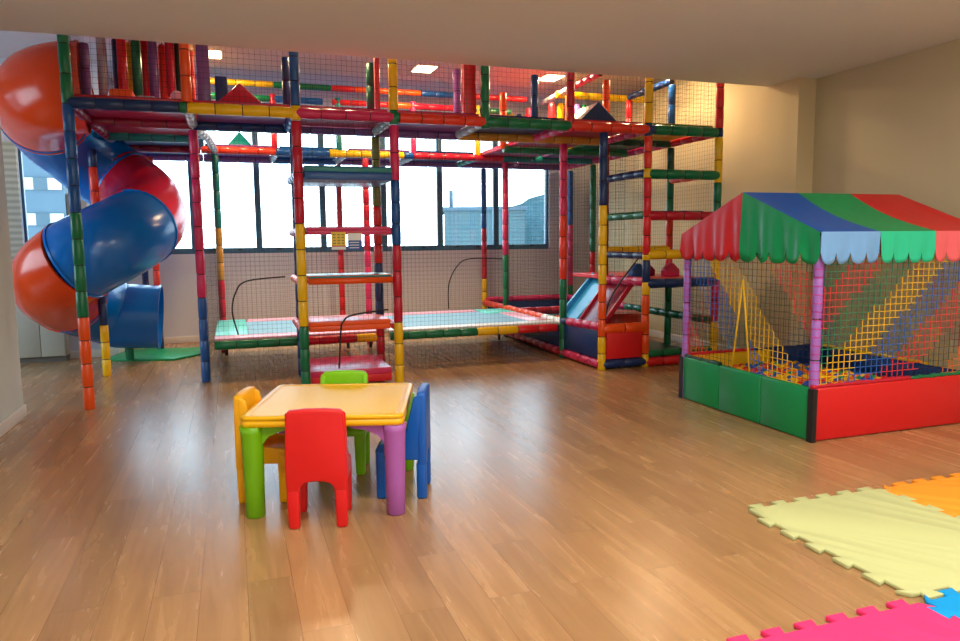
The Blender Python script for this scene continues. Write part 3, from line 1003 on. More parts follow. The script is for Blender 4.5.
def trampoline(label, x0, x1, y0, y1, z, pads, front):
    t = thing('trampoline', label, 'trampoline', ((x0 + x1) / 2, (y0 + y1) / 2, 0), 0, 'trampolines under the nets')
    cx, cy = (x0 + x1) / 2, (y0 + y1) / 2
    a, b_, w_ = (x1 - x0) / 2, (y1 - y0) / 2, 0.26
    box_obj('jumping_mat', -a + w_, a - w_, -b_ + w_, b_ - w_, z - 0.03, z - 0.012, 'trampoline_mat', t)
    for (xa, xb, ya, yb, c) in pads:
        box_obj('edge_pad', xa - cx, xb - cx, ya - cy, yb - cy, z - 0.035, z, 'vinyl_' + c, t, 0.012)
    mb = MB()
    Ln = x1 - x0
    sleeves(mb, (-a, -b_ + 0.0, z - 0.075), (a, -b_ + 0.0, z - 0.075), 0.05, [(f * Ln, c) for f, c in front])
    mb.build('front_rail', t)
    mb = MB()
    sleeves(mb, (-a, b_, z - 0.075), (a, b_, z - 0.075), 0.05, [(Ln, 'crimson')])
    mb.build('rear_rail', t)
    for sx in (-a + 0.1, a - 0.1):
        for sy in (b_ - 0.14,):
            mb = MB()
            mb.path([(sx, sy, 0), (sx, sy, z - 0.04)], 0.022, 'steel_black', 8)
            mb.build('leg', t)
    return t


Z_T = 0.46
ty0, ty1 = B + 0.03, 10.22
trampoline('trampoline with aqua corner pad left of and behind the step tower', -0.22, 1.60, ty0, ty1, Z_T,
           [(-0.22, 0.14, ty0 + 0.28, ty1, 'aqua'), (0.16, 1.60, ty1 - 0.26, ty1, 'lightpink'), (-0.22, 1.60, ty0, ty0 + 0.26, 'lightpink'), (1.36, 1.60, ty0 + 0.28, ty1 - 0.28, 'white')],
           [(0.50, 'green'), (0.85, 'crimson'), (1, 'yellow')])
trampoline('trampoline right of the step tower, with pink and aqua corner pads', 1.72, 3.88, ty0, ty1, Z_T,
           [(1.72, 3.88, ty0, ty0 + 0.22, 'white'), (1.72, 3.4, ty1 - 0.26, ty1, 'lightpink'), (3.42, 3.88, ty1 - 0.55, ty1, 'aqua'), (3.62, 3.88, ty0 + 0.24, ty1 - 0.57, 'lightpink'), (1.72, 1.96, ty0 + 0.24, ty1 - 0.28, 'lightpink')],
           [(0.50, 'green'), (0.75, 'yellow'), (1, 'red')])

# ------------------------------------------------------------------ spiral tube slide
sl = thing('spiral_slide', 'big spiral tube slide in orange, blue and red left of the windows', 'slide', (-1.365, 9.08, 0))
RX, RY = 0.475, 0.86


def slide_pt(u):
    """u in turns*360 from the upper entry; stadium shaped descent"""
    th = math.radians(-90 - u)
    keys = [(-40, 3.05), (0, 3.04), (50, 3.00), (90, 2.90), (135, 2.66), (180, 2.33), (270, 1.80), (360, 1.40), (450, 0.99), (540, 0.60), (700, 0.50)]
    z = keys[-1][1]
    for (ua, za), (ub, zb) in zip(keys, keys[1:]):
        if u <= ub:
            z = za + (zb - za) * (u - ua) / (ub - ua)
            break
    if u > 540:
        return Vector(((u - 540) * 0.008, RY, z))
    return Vector((RX * math.cos(th), RY * math.sin(th), z))


def slide_seg(name, u0, u1, m, rad0, rad1, n=None):
    n = n or max(4, int(abs(u1 - u0) / 6))
    pts, R = [], []
    for i in range(n + 1):
        u = u0 + (u1 - u0) * i / n
        pts.append(slide_pt(u))
        R.append(rad0 + (rad1 - rad0) * i / n)
    mb = MB()
    mb.path(pts, R, m, 36, False)
    inner = MB()
    mb.path(pts, [q - 0.012 for q in R], m, 36, False)
    # end flanges
    for i in (0, n):
        t = (pts[min(i + 1, n)] - pts[max(i - 1, 0)]).normalized()
        mb.path([pts[i] - t * 0.012, pts[i] + t * 0.012], R[i] + 0.012, m, 36, False)
        mb.path([pts[i] - t * 0.0125, pts[i] - t * 0.012], [R[i] - 0.012, R[i] + 0.012], m, 36, False)
        mb.path([pts[i] + t * 0.012, pts[i] + t * 0.0125], [R[i] + 0.012, R[i] - 0.012], m, 36, False)
    return mb.build(name, sl)


for (u0, u1, m, a, b_) in ((-5, 88, 'slide_orange', 0.44, 0.44), (88, 196, 'slide_blue', 0.44, 0.43), (196, 300, 'slide_red', 0.43, 0.42),
                           (300, 374, 'slide_blue', 0.42, 0.42), (374, 470, 'slide_orange', 0.42, 0.42), (470, 598, 'slide_blue', 0.42, 0.40)):
    slide_seg('tube_section', u0, u1, m, a, b_)
mb = MB()
sleeves(mb, (0, 0, 0), (0, 0, 2.55), 0.045, [(0.59, 'yellow'), (1.82, 'navy'), (2.35, 'redorange'), (2.55, 'navy')])
mb.build('centre_post', sl, (-0.04, -0.06, 0))
mb = MB()
sleeves(mb, (0, 0, 0), (0, 0, 0.24), 0.05, [(0.24, 'green')])
mb.build('foot', sl, (0.08, 0.92, 0.03))

mb = MB()
mb.prism([(-1.62, 10.16, 0), (-0.76, 9.86, 0), (-0.36, 10.3, 0), (-0.40, 10.8, 0), (-1.40, 11.0, 0)], (0, 0, 0.03), 'pad_green')
tag(mb.build('landing_mat', bevel=0.006), 'thin green landing mat on the floor under the spiral slide exit', 'mat')

# low cabinet under the left window
t_ = thing('low_cabinet', 'low beige cabinet with plain doors against the wall behind the slide', 'cabinet', (-2.62, 10.36, 0))
box_obj('body', 0, 0.55, 0.02, 0.22, 0.07, 0.88, 'cabinet_beige', t_, 0.003)
box_obj('plinth', 0, 0.55, 0.04, 0.22, 0, 0.07, 'cabinet_dark', t_)
for k in range(2):
    d_ = box_obj('door', 0.004 + k * 0.274, 0.270 + k * 0.274, 0, 0.02, 0.075, 0.86, 'cabinet_beige', t_, 0.003)
box_obj('worktop', -0.0, 0.56, -0.01, 0.22, 0.88, 0.90, 'cabinet_beige', t_, 0.003)

# ------------------------------------------------------------------ soft pieces and hanging rolls on the upper deck


def pyramid(name, label, c, sx, sy, h, m, loc_z, rotz=0.0, m2=None, cat='soft block', ridge=0.0):
    mb = MB()
    a, b_ = sx / 2, sy / 2
    base = [(-a, -b_, 0), (a, -b_, 0), (a, b_, 0), (-a, b_, 0), (0, -ridge, h), (0, ridge, h)]
    mb.v += base
    mb.face([3, 2, 1, 0], m)
    mb.face([0, 1, 4], m)
    mb.face([1, 2, 5, 4] if ridge else [1, 2, 4], m)
    mb.face([2, 3, 5] if ridge else [2, 3, 4], m)
    mb.face([3, 0, 4, 5] if ridge else [3, 0, 4], m2 or m)
    if not ridge:
        mb.v.pop()
    return tag(mb.build(name, None, (c[0], c[1], loc_z), rotz, bevel=0.012), label, cat)


pyramid('soft_pyramid', 'red padded pyramid on the upper deck above the left trampoline', (0.15, 7.62), 0.44, 0.44, 0.24, 'vinyl_crimson', ZD + 0.088)
pyramid('soft_pyramid', 'teal padded pyramid on the rear deck in front of the windows', (0.18, 10.72), 0.34, 0.34, 0.22, 'vinyl_teal', ZD + 0.088)
pyramid('soft_wedge', 'navy padded wedge with a white slope on the upper deck of the right tower', (4.04, 7.72), 0.52, 0.5, 0.24, 'vinyl_navy', ZD + 0.088, 0, 'vinyl_white', ridge=0.24)


def house_block(label, x, y, c1, c2, z):
    mb = MB()
    mb.prism([(-0.10, -0.06, 0), (0.10, -0.06, 0), (0.10, -0.06, 0.08), (0, -0.06, 0.17), (-0.10, -0.06, 0.08)], (0, 0.12, 0), c1, c2)
    tag(mb.build('soft_house_block', None, (x, y, z), bevel=0.006), label, 'soft block')


house_block('light blue house shaped soft block on the first deck of the right tower', 4.72, 7.72, 'vinyl_blue', 'vinyl_blue', 1.028)
house_block('dark red house shaped soft block beside the light blue one', 4.96, 7.92, 'vinyl_maroon', 'vinyl_red', 1.028)
house_block('pink red house shaped soft block at the right on the first tower deck', 5.20, 7.74, 'vinyl_pink', 'vinyl_pink', 1.028)

# hanging padded rolls in the left end of the upper storey
rolls = [(-1.19, 'silver', 'silver padded roll hanging beside the purple post, above the slide end'), (-1.06, 'navy', 'navy padded roll hanging right of the silver one'),
         (-1.00, 'red', 'red padded roll hanging between the navy and yellow ones'), (-0.93, 'yellow', 'yellow padded roll, the only yellow one in the left upper bay'),
         (-0.86, 'green', 'green padded roll hanging right of the yellow one'), (-0.79, 'red', 'red padded roll hanging between green and purple ones'),
         (-0.70, 'purple', 'purple padded roll in the middle of the left upper bay'), (-0.61, 'redorange', 'orange red padded roll right of the purple one'),
         (-0.53, 'crimson', 'crimson padded roll hanging left of the dark green one'), (-0.46, 'darkgreen', 'dark green padded roll near the orange posts'),
         (-0.39, 'red', 'red padded roll hanging nearest the orange posts')]
r0 = thing('hanging_roll', rolls[0][2], 'padded roll', (rolls[0][0], 8.62, 0), 0, 'padded rolls hanging in the left upper bay')
mb = MB()
mb.path([(0, 0, 3.06), (0, 0, 3.08), (0, 0, 3.30), (0, 0, 3.67), (0, 0, 3.69)], [0.03, 0.046, 0.05, 0.048, 0.03], 'vinyl_silver', 14)
ra = mb.build('roll', r0)
mb = MB()
mb.path([(0, 0, 3.69), (0, 0, 3.735)], 0.006, 'tie_black', 6)
rb = mb.build('cord', r0)
for i, (x, c, lab) in enumerate(rolls):
    if i == 0:
        continue
    q = r0.copy()
    q['label'] = lab
    q.location = (x, 8.62 + (0.13 if i % 2 else 0.0), -0.015 * (i % 4))
    COL.objects.link(q)
    a2 = ra.copy()
    a2.data = ra.data.copy()
    a2.data.materials[0] = MATS['vinyl_' + c]
    a2.parent = q
    COL.objects.link(a2)
    b2 = rb.copy()
    b2.parent = q
    COL.objects.link(b2)
for yy in (8.62, 8.75):
    beam((X0, yy, 3.765), (X1, yy, 3.765), [(1, 'red')], 0.03, 'rail')

# little cushions and a ball on that deck
for (x, y, sx, sy, h, c, lab) in ((-0.94, 8.0, 0.20, 0.3, 0.17, 'orange', 'orange soft block on the deck beneath the hanging rolls'), (-0.72, 8.05, 0.16, 0.25, 0.13, 'silver', 'grey soft block beneath the purple hanging roll'),
                                  (-0.50, 8.02, 0.24, 0.24, 0.10, 'crimson', 'flat red cushion on the deck near the orange posts')):
    mb = MB()
    mb.box(-sx / 2, sx / 2, -sy / 2, sy / 2, 0, h, 'vinyl_' + c)
    tag(mb.build('soft_block', None, (x, y, ZD + 0.087), bevel=0.02, segs=3), lab, 'soft block')
mb = MB()
mb.sphere((0, 0, 0.06), 0.06, 'vinyl_lightpink', 14, 10)
tag(mb.build('play_ball', None, (-0.42, 7.55, ZD + 0.087)), 'pink ball on the upper deck near the orange posts', 'ball')

# padded rolls standing at the right end of the upper storey
rr = [(4.36, 'yellow', 'yellow padded roll at the right end of the upper storey, left of the navy roll'), (4.50, 'navy', 'short navy padded roll at the right end of the upper storey'),
      (4.63, 'orange', 'orange padded roll at the right end of the upper storey'), (4.78, 'darkgreen', 'dark green padded roll at the right end of the upper storey'),
      (5.18, 'red', 'red padded roll right of the pink upper post'), (5.32, 'yellow', 'thin yellow padded roll right of the pink upper post'),
      (5.44, 'crimson', 'tall crimson padded roll behind the navy wedge'), (5.60, 'lilac', 'lilac padded roll behind the navy wedge'), (5.72, 'green', 'green padded roll nearest the orange upper post')]
p0 = None
for i, (x, c, lab) in enumerate(rr):
    if p0 is None:
        p0 = thing('standing_roll', lab, 'padded roll', (x - 0.05, 10.9, ZD + 0.087), 0, 'padded rolls at the right end of the upper storey')
        mb = MB()
        mb.path([(0, 0, 0), (0, 0, 0.03), (0, 0, 0.5), (0, 0, 0.64), (0, 0, 0.68)], [0.035, 0.05, 0.05, 0.05, 0.035], 'vinyl_yellow', 14)
        pr_ = mb.build('roll', p0)
        continue
    q = p0.copy()
    q['label'] = lab
    q.location = (min(x - 0.05, 5.42) if i < 4 else x - 0.62, 10.9 if i < 4 else 9.9, ZD + 0.087)
    COL.objects.link(q)
    a2 = pr_.copy()
    a2.data = pr_.data.copy()
    a2.data.materials[0] = MATS['vinyl_' + c]
    a2.parent = q
    COL.objects.link(a2)

# two small notice boards hanging in the step tower
t_ = thing('notice_board', 'small yellow notice board hanging under the pink step', 'sign', (1.005, A - 0.07, 1.42))
mb = MB()
mb.box(-0.07, 0.07, 0, 0.006, 0, 0.18, 'sign_white')
mb.build('board', t_)
mb = MB()
mb.box(-0.068, 0.068, -0.002, 0, 0.04, 0.172, 'sign_yellow')
mb.build('face', t_)
mb = MB()
mb.box(-0.07, 0.07, -0.004, -0.002, 0.03, 0.04, 'sign_red')
mb.box(-0.07, 0.07, -0.004, -0.002, 0.172, 0.182, 'sign_red')
mb.build('red_stripe', t_)
mb = MB()
for k in range(4):
    for j in range(3):
        mb.box(-0.055 + j * 0.042, -0.055 + j * 0.042 + 0.026, -0.004, -0.002, 0.056 + k * 0.028, 0.056 + k * 0.028 + 0.012, 'vinyl_olive')
d_ = mb.build('printed_marks', t_)
d_['kind'] = 'stuff'
t_ = thing('notice_board', 'small blue and white notice board hanging beside the yellow one', 'sign', (1.165, A - 0.07, 1.415))
mb = MB()
mb.box(-0.07, 0.07, 0, 0.006, 0, 0.18, 'sign_white')
mb.build('board', t_)
mb = MB()
mb.box(-0.07, 0.07, -0.002, 0, 0, 0.095, 'sign_blue')
mb.build('blue_face', t_)
mb = MB()
mb.box(-0.07, 0.07, -0.002, 0, 0.166, 0.18, 'sign_red')
mb.build('red_stripe', t_)
mb = MB()
for k in range(3):
    mb.box(-0.055, 0.04, -0.004, -0.002, 0.018 + k * 0.026, 0.026 + k * 0.026, 'sign_white')
d_ = mb.build('printed_marks', t_)
d_['kind'] = 'stuff'

# loose balls in the tower pit
BC = ['red', 'yellow', 'orange', 'blue', 'green']


def ball_proto(c, lab, grp, loc, r=0.04):
    mb = MB()
    mb.sphere((0, 0, 0), r, 'ball_' + c, 14, 9)
    return tag(mb.build('plastic_ball', None, loc), lab, 'ball', grp)


random.seed(11)
tower = {}
for i in range(45):
    c = BC[i % 5]
    if i < 25:
        x, y = 4.10 + 0.085 * (i % 5) + random.uniform(-.01, .01), 7.36 + 0.0 + 0.085 * (i // 5) + random.uniform(-.01, .01)
        if 7.55 < y < 8.3 and x > 4.05 and False:
            continue
        y = 9.1 + 0.09 * (i // 5)
    else:
        j = i - 25
        x, y = 4.62 + 0.09 * (j % 6) + random.uniform(-.01, .01), 9.9 + 0.09 * (j // 6) + random.uniform(-.01, .01)
    lab = '%s plastic ball in the pit of the right tower, behind the trampoline' % c
    if c not in tower:
        tower[c] = ball_proto(c, lab, '%s balls in the tower pit' % c, (x, y, 0.30))
    else:
        q = tower[c].copy()
        q.location = (x, y, 0.30)
        COL.objects.link(q)

# ------------------------------------------------------------------ roofed ball pit
PX0, PX1, PY0, PY1 = 3.955, 5.60, 4.05, 5.68
PYM = (PY0 + PY1) / 2
ZP, ZE, ZRG, ZV = 0.405, 1.535, 1.865, 1.30
pit = thing('ball_pit', 'square ball pit with padded walls, coloured nets and a striped tent roof', 'ball pit', (PX0, PY0, 0))


def P(x, y, z=0.0):
    return (x - PX0, y - PY0, z)


def pbox(name, x0, x1, y0, y1, z0, z1, m, bevel=0.012, label=None):
    return box_obj(name, x0 - PX0, x1 - PX0, y0 - PY0, y1 - PY0, z0, z1, m, pit, bevel, label)


for k in range(3):
    ya = PY0 + 0.03 + k * (PY1 - PY0 - 0.06) / 3
    yb = PY0 + 0.03 + (k + 1) * (PY1 - PY0 - 0.06) / 3
    pbox('wall_pad', PX0, PX0 + 0.05, ya + 0.002, yb - 0.002, 0.004, ZP - 0.005, 'pad_green', 0.014, 'green padded wall panel')
pbox('wall_pad', PX0 + 0.035, PX1 - 0.02, PY0, PY0 + 0.05, 0.004, ZP - 0.005, 'pad_red', 0.014, 'red padded wall panel')
pbox('wall_pad', PX0 + 0.05, PX0 + 1.0, PY1 - 0.05, PY1, 0.004, ZP, 'pad_yellow', 0.014, 'yellow padded wall panel')
pbox('wall_pad', PX0 + 1.0, PX1 - 0.05, PY1 - 0.05, PY1, 0.004, ZP, 'pad_navy', 0.014, 'dark blue padded wall panel')
pbox('wall_pad', PX1 - 0.05, PX1, PY0 + 0.05, PY1 - 0.05, 0.004, ZP, 'pad_navy', 0.014, 'dark blue padded wall panel')
pbox('floor_pad', PX0 + 0.05, PX1 - 0.05, PY0 + 0.05, PY1 - 0.05, 0.0, 0.245, 'pad_navy', 0)
for (x, y) in ((PX0, PY0), (PX0, PY1), (PX1, PY0), (PX1, PY1)):
    ex, ey = (-0.012 if x == PX0 else 0.012), (-0.012 if y == PY0 else 0.012)
    mb = MB()
    sx = 1 if x == PX0 else -1
    sy = 1 if y == PY0 else -1
    p = [(x + ex, y + ey), (x + sx * 0.03, y + ey), (x + sx * 0.03, y), (x, y), (x, y + sy * 0.04), (x + ex, y + sy * 0.04)]
    if sx * sy < 0:
        p = p[::-1]
    mb.prism([P(a, b_, 0.0) for a, b_ in p], (0, 0, ZP - 0.01), 'tie_black')
    c_ = mb.build('corner_strap', pit)
# lilac posts with wound ties
for (x, y) in ((PX0 + 0.045, PY0 + 0.045), (PX0 + 0.03, PY1 - 0.03), (PX1 - 0.045, PY0 + 0.045), (PX1 - 0.03, PY1 - 0.03)):
    mb = MB()
    Hh = ZE - 0.02
    sleeves(mb, (0, 0, 0), (0.0, 0, Hh), 0.034, [(Hh, 'lilac')], 0.30)
    c_ = mb.build('post', pit, P(x, y, 0))
    mb = MB()
    for k in range(14):
        z = 0.46 + k * 0.062
        mb.path([(0.0, 0, z), (0.0, 0, z + 0.006)], 0.0362, 'vinyl_magenta', 12)
    d_ = mb.build('binding', c_)
    d_['kind'] = 'stuff'


def sag(t, amt=0.055):
    return -amt * math.sin(PI * t) * (1 - 0.25 * t)


# roof slopes: three stripes on each side
names = ['canvas_blue', 'canvas_green', 'canvas_red']
for side in (0, 1):
    for k in range(3):
        mb = MB()
        nx, ny = 8, 14
        xa = PX0 - 0.015 + (PX1 - PX0 + 0.03) * k / 3
        xb = PX0 - 0.015 + (PX1 - PX0 + 0.03) * (k + 1) / 3
        for th in (0, 1):
            for j in range(ny + 1):
                t = j / ny
                y = PYM + (PY0 - 0.012 - PYM) * t if side == 0 else PYM + (PY1 + 0.012 - PYM) * t
                for i in range(nx + 1):
                    x = xa + (xb - xa) * i / nx
                    z = ZRG + (ZE - ZRG) * t + sag(t, 0.05 * math.sin(PI * min(1, max(0, (x - PX0) / (PX1 - PX0)))) ** 0.5) - 0.004 * th
                    mb.v.append(P(x, y, z))
        n = (nx + 1) * (ny + 1)
        for th in (0, 1):
            for j in range(ny):
                for i in range(nx):
                    a = th * n + j * (nx + 1) + i
                    q = [a, a + 1, a + nx + 2, a + nx + 1]
                    if (side == 0) != (th == 1):
                        q = q[::-1]
                    mb.face(q, names[k], True)
        mb.build('roof_stripe', pit, label=names[k].split('_')[1] + ' roof stripe')


def scallop_panel(name, fpos, w, ztop, zbot, n, m, label=None, wav=0.012, th=0.004, phase=0.0):
    """hanging cloth with a scalloped lower edge; fpos(s, z, out) -> point, ztop(s)"""
    mb = MB()
    ns, nr = n * 10, 8
    for o_ in (0, 1):
        for i in range(ns + 1):
            s = i / ns
            ph = (s * n) % 1.0 if i < ns else 1.0
            zb = zbot + 0.085 * (1 - math.sqrt(max(0.0, 1 - (2 * ph - 1) ** 2)) ** 0.8)
            zt_ = ztop(s)
            for j in range(nr + 1):
                t = j / nr
                z = zt_ + (zb - zt_) * t
                out = wav * t * math.sin(s * w * 21 + phase) + wav * 0.6 * t * math.sin(s * w * 47 + 2 * phase) - th * o_
                mb.v.append(P(*fpos(s, z, out)))
    k = (ns + 1) * (nr + 1)
    for o_ in (0, 1):
        for i in range(ns):
            for j in range(nr):
                a = o_ * k + i * (nr + 1) + j
                q = [a, a + 1, a + nr + 2, a + nr + 1]
                mb.face(q if o_ == 0 else q[::-1], m, True)
    for i in range(ns):
        a = i * (nr + 1) + nr
        mb.face([a, a + k, a + k + nr + 1, a + nr + 1], m)
    return mb.build(name, pit, label=label)


vn = [('valance_blue_sheen', 'light blue scalloped flap with sheen in its colour'), ('valance_teal_sheen', 'teal scalloped flap with sheen in its colour'), ('valance_pink_sheen', 'pink scalloped flap with sheen in its colour')]
for k in range(3):
    xa = PX0 + (PX1 - PX0) * k / 3
    xb = PX0 + (PX1 - PX0) * (k + 1) / 3
    scallop_panel('valance', lambda s, z, o_: (xa + (xb - xa) * s, PY0 - 0.014 - o_, z), xb - xa, lambda s: ZE, ZV, 4, vn[k][0], vn[k][1], 0.010, phase=k)
    scallop_panel('valance', lambda s, z, o_: (xa + (xb - xa) * s, PY1 + 0.014 + o_, z), xb - xa, lambda s: ZE, ZV, 4, vn[k][0], vn[k][1], 0.010, phase=k + 2)
for xx, sg in ((PX0 - 0.016, -1), (PX1 + 0.016, 1)):
    scallop_panel('gable', lambda s, z, o_: (xx + sg * o_, PYM + (PY0 - 0.012 - PYM) * s, z), 0.84, lambda s: ZRG + (ZE - ZRG) * s, ZV, 5, 'canvas_green', 'green gable cloth', 0.014, phase=1.0)
    scallop_panel('gable', lambda s, z, o_: (xx + sg * o_, PYM + (PY1 + 0.012 - PYM) * s, z), 0.84, lambda s: ZRG + (ZE - ZRG) * s, ZV, 5, 'canvas_red', 'red gable cloth', 0.014, phase=2.4)
# ridge pole and eave poles
for (a, b_) in (((PX0, PYM, ZRG - 0.02), (PX1, PYM, ZRG - 0.02)), ((PX0, PY0 + 0.03, ZE - 0.02), (PX1, PY0 + 0.03, ZE - 0.02)), ((PX0, PY1 - 0.03, ZE - 0.02), (PX1, PY1 - 0.03, ZE - 0.02))):
    mb = MB()
    mb.path([P(*a), P(*b_)], 0.012, 'tie_black', 8)
    mb.build('roof_pole', pit)


# coloured square-mesh nets in diagonal bands
def band_net(o, u, lu, z0, z1, cell, colour, skip=None, name='net', r=0.0023):
    o, u = Vector(o), Vector(u)
    nu, nv = round(lu / cell), round((z1 - z0) / cell)
    cu, cv = lu / nu, (z1 - z0) / nv
    mb = MB()
    for i in range(nu + 1):
        for j in range(nv + 1):
            p = o + u * (cu * i) + Vector((0, 0, z0 + cv * j))
            if i < nu and not (skip and skip(cu * (i + .5), z0 + cv * j)):
                cc = colour(i, j)
                mb.path([p, p + u * cu], r * (0.6 if cc == 'net_black' else 1), cc, 4, False, False)
            if j < nv and not (skip and skip(cu * i, z0 + cv * (j + .5))):
                cc = colour(i, j)
                mb.path([p, p + Vector((0, 0, cv))], r * (0.6 if cc == 'net_black' else 1), cc, 4, False, False)
    return mb.build(name, pit)


bands = ['red', 'green', 'yellow', 'blue', 'red', 'black', 'orange', 'green']


def front_col(i, j):
    # bands lean to the right going up
    q = (i - 1.15 * j + 14) / 6.2
    c = bands[int(math.floor(q)) % 8]
    return 'net_black' if c == 'black' else 'cord_' + c


def left_col(i, j):
    q = int(math.floor((i + 0.9 * j) / 7.0)) % 5
    c = ['red', 'black', 'blue', 'yellow', 'black'][q]
    return 'net_black' if c == 'black' else 'cord_' + c


def back_col(i, j):
    c = ['green', 'black', 'blue', 'black', 'red', 'yellow'][int(math.floor((i - 0.9 * j + 30) / 6.0)) % 6]
    return 'net_black' if c == 'black' else 'cord_' + c


def door_gap(s, z):
    # s from the rear post: an inverted V doorway
    if z > 1.16:
        return False
    return abs(s - 0.78) < 0.11 * (1.16 - z) / 0.74


band_net(P(PX0 + 0.03, PY0 + 0.02), (1, 0, 0), PX1 - PX0 - 0.06, ZP + 0.02, ZE - 0.03, 0.052, front_col, r=0.0034)
band_net(P(PX0 + 0.02, PY1 - 0.03), (0, -1, 0), PY1 - PY0 - 0.06, ZP + 0.0, ZE - 0.03, 0.052, left_col, door_gap, r=0.003)
band_net(P(PX0 + 0.03, PY1 - 0.02), (1, 0, 0), PX1 - PX0 - 0.06, ZP + 0.0, ZE - 0.03, 0.06, back_col, r=0.002)
band_net(P(PX1 - 0.02, PY0 + 0.03), (0, 1, 0), PY1 - PY0 - 0.06, ZP + 0.0, ZE - 0.03, 0.06, back_col, r=0.002)
for s0, s1 in ((0.78, 0.67), (0.78, 0.89)):
    mb = MB()
    mb.path([P(PX0 + 0.02, PY1 - 0.03 - s0, 1.16), P(PX0 + 0.02, PY1 - 0.03 - s1, ZP)], 0.008, 'cord_yellow', 6)
    mb.build('doorway_cord', pit)


# ruffled cloth border along the wall tops
def ruffle(p0, p1, m, seed):
    random.seed(seed)
    p0, p1 = Vector(p0), Vector(p1)
    n = int((p1 - p0).length / 0.03)
    pts, R = [], []
    for i in range(n + 1):
        pts.append(p0 + (p1 - p0) * i / n + Vector((0, 0, random.uniform(-0.004, 0.004))))
        R.append(random.uniform(0.011, 0.021))
    mb = MB()
    mb.path(pts, R, m, 8)
    mb.build('net_border', pit)


ruffle(P(PX0 + 0.0, PY0 + 0.02, ZP + 0.005), P(PX0 + 0.95, PY0 + 0.02, ZP + 0.005), 'vinyl_crimson', 3)
ruffle(P(PX0 + 0.96, PY0 + 0.02, ZP + 0.005), P(PX1, PY0 + 0.02, ZP + 0.005), 'vinyl_green', 4)
ruffle(P(PX0 + 0.02, PY1, ZP + 0.003), P(PX0 + 0.02, PY1 - 0.55, ZP + 0.003), 'vinyl_darkgreen', 5)
ruffle(P(PX0 + 0.05, PY1 - 0.02, ZP + 0.01), P(PX0 + 0.8, PY1 - 0.02, ZP + 0.01), 'vinyl_red', 6)
ruffle(P(PX0 + 0.8, PY1 - 0.02, ZP + 0.01), P(PX1, PY1 - 0.02, ZP + 0.01), 'vinyl_navy', 7)
ruffle(P(PX1 - 0.02, PY0 + 0.4, ZP + 0.01), P(PX1 - 0.02, PY1 - 0.05, ZP + 0.01), 'vinyl_yellow', 8)

# balls in the pit: heaped towards the front
random.seed(5)
protos = {}
spots = []
RB = 0.036
for j in range(19):
    for i in range(14):
        x = PX0 + 0.10 + i * 0.0755 + (0.037 if j % 2 else 0)
        y = PY0 + 0.10 + j * 0.0755
        if x > PX1 - 0.10 or y > PY1 - 0.10:
            continue
        if y > PY0 + 0.30 and x > PX0 + 0.22:
            spots.append((x, y, 0.246 + RB))
for j in range(10):
    for i in range(12):
        x = PX0 + 0.14 + i * 0.0755 + (0.037 if j % 2 == 0 else 0)
        y = PY0 + 0.135 + j * 0.0755
        d = math.hypot((x - PX0 - 0.4) / 0.62, (y - PY0 - 0.4) / 0.6)
        if d < 1:
            spots.append((x, y, 0.246 + RB + 0.056))
for i, (x, y, z) in enumerate(spots):
    c = random.choice(['red', 'yellow', 'orange', 'blue', 'green', 'yellow', 'orange', 'blue'])
    loc = (x + random.uniform(-.0015, .0015), y + random.uniform(-.0015, .0015), z)
    if c not in protos:
        protos[c] = ball_proto(c, '%s plastic ball in the roofed ball pit' % c, '%s balls in the roofed ball pit' % c, loc, RB)
    else:
        q = protos[c].copy()
        q.location = loc
        COL.objects.link(q)

# ------------------------------------------------------------------ children's table
TR = math.radians(-17.2)
table = thing('kids_table', 'square yellow plastic children table with green and purple legs', 'table', (0.545, 4.262, 0), TR)
HT = 0.57
tw = 0.442


def rounded_rect(a, b_, r, z, n=6):
    p = []
    for cx, cy, s in ((a - r, b_ - r, 0), (-a + r, b_ - r, 1), (-a + r, -b_ + r, 2), (a - r, -b_ + r, 3)):
        for k in range(n + 1):
            t = PI / 2 * (s + k / n)
            p.append((cx + r * math.cos(t), cy + r * math.sin(t), z))
    return p


mb = MB()
levels = [(tw - 0.014, HT - 0.062), (tw - 0.002, HT - 0.058), (tw - 0.002, HT - 0.030), (tw - 0.008, HT - 0.027), (tw - 0.008, HT - 0.023), (tw, HT - 0.020), (tw, HT - 0.006), (tw - 0.006, HT), (tw - 0.035, HT), (tw - 0.042, HT - 0.005)]
k = None
for a, z in levels:
    r_ = rounded_rect(a, a, max(0.02, 0.05 - (tw - a)), z)
    n0 = len(mb.v)
    mb.v += r_
    q = len(r_)
    if k is not None:
        for i in range(q):
            j = (i + 1) % q
            mb.face([k + i, k + j, n0 + j, n0 + i], 'table_yellow', True)
    else:
        mb.face([n0 + i for i in range(q - 1, -1, -1)], 'table_yellow')
    k = n0
mb.face([k + i for i in range(q)], 'table_yellow')
tt = mb.build('tabletop', table)
mb = MB()
mb.prism(rounded_rect(tw - 0.05, tw - 0.05, 0.02, HT - 0.005), (0, 0, 0.003), 'table_panel')
mb.build('playing_surface', tt)
lg = tw - 0.056
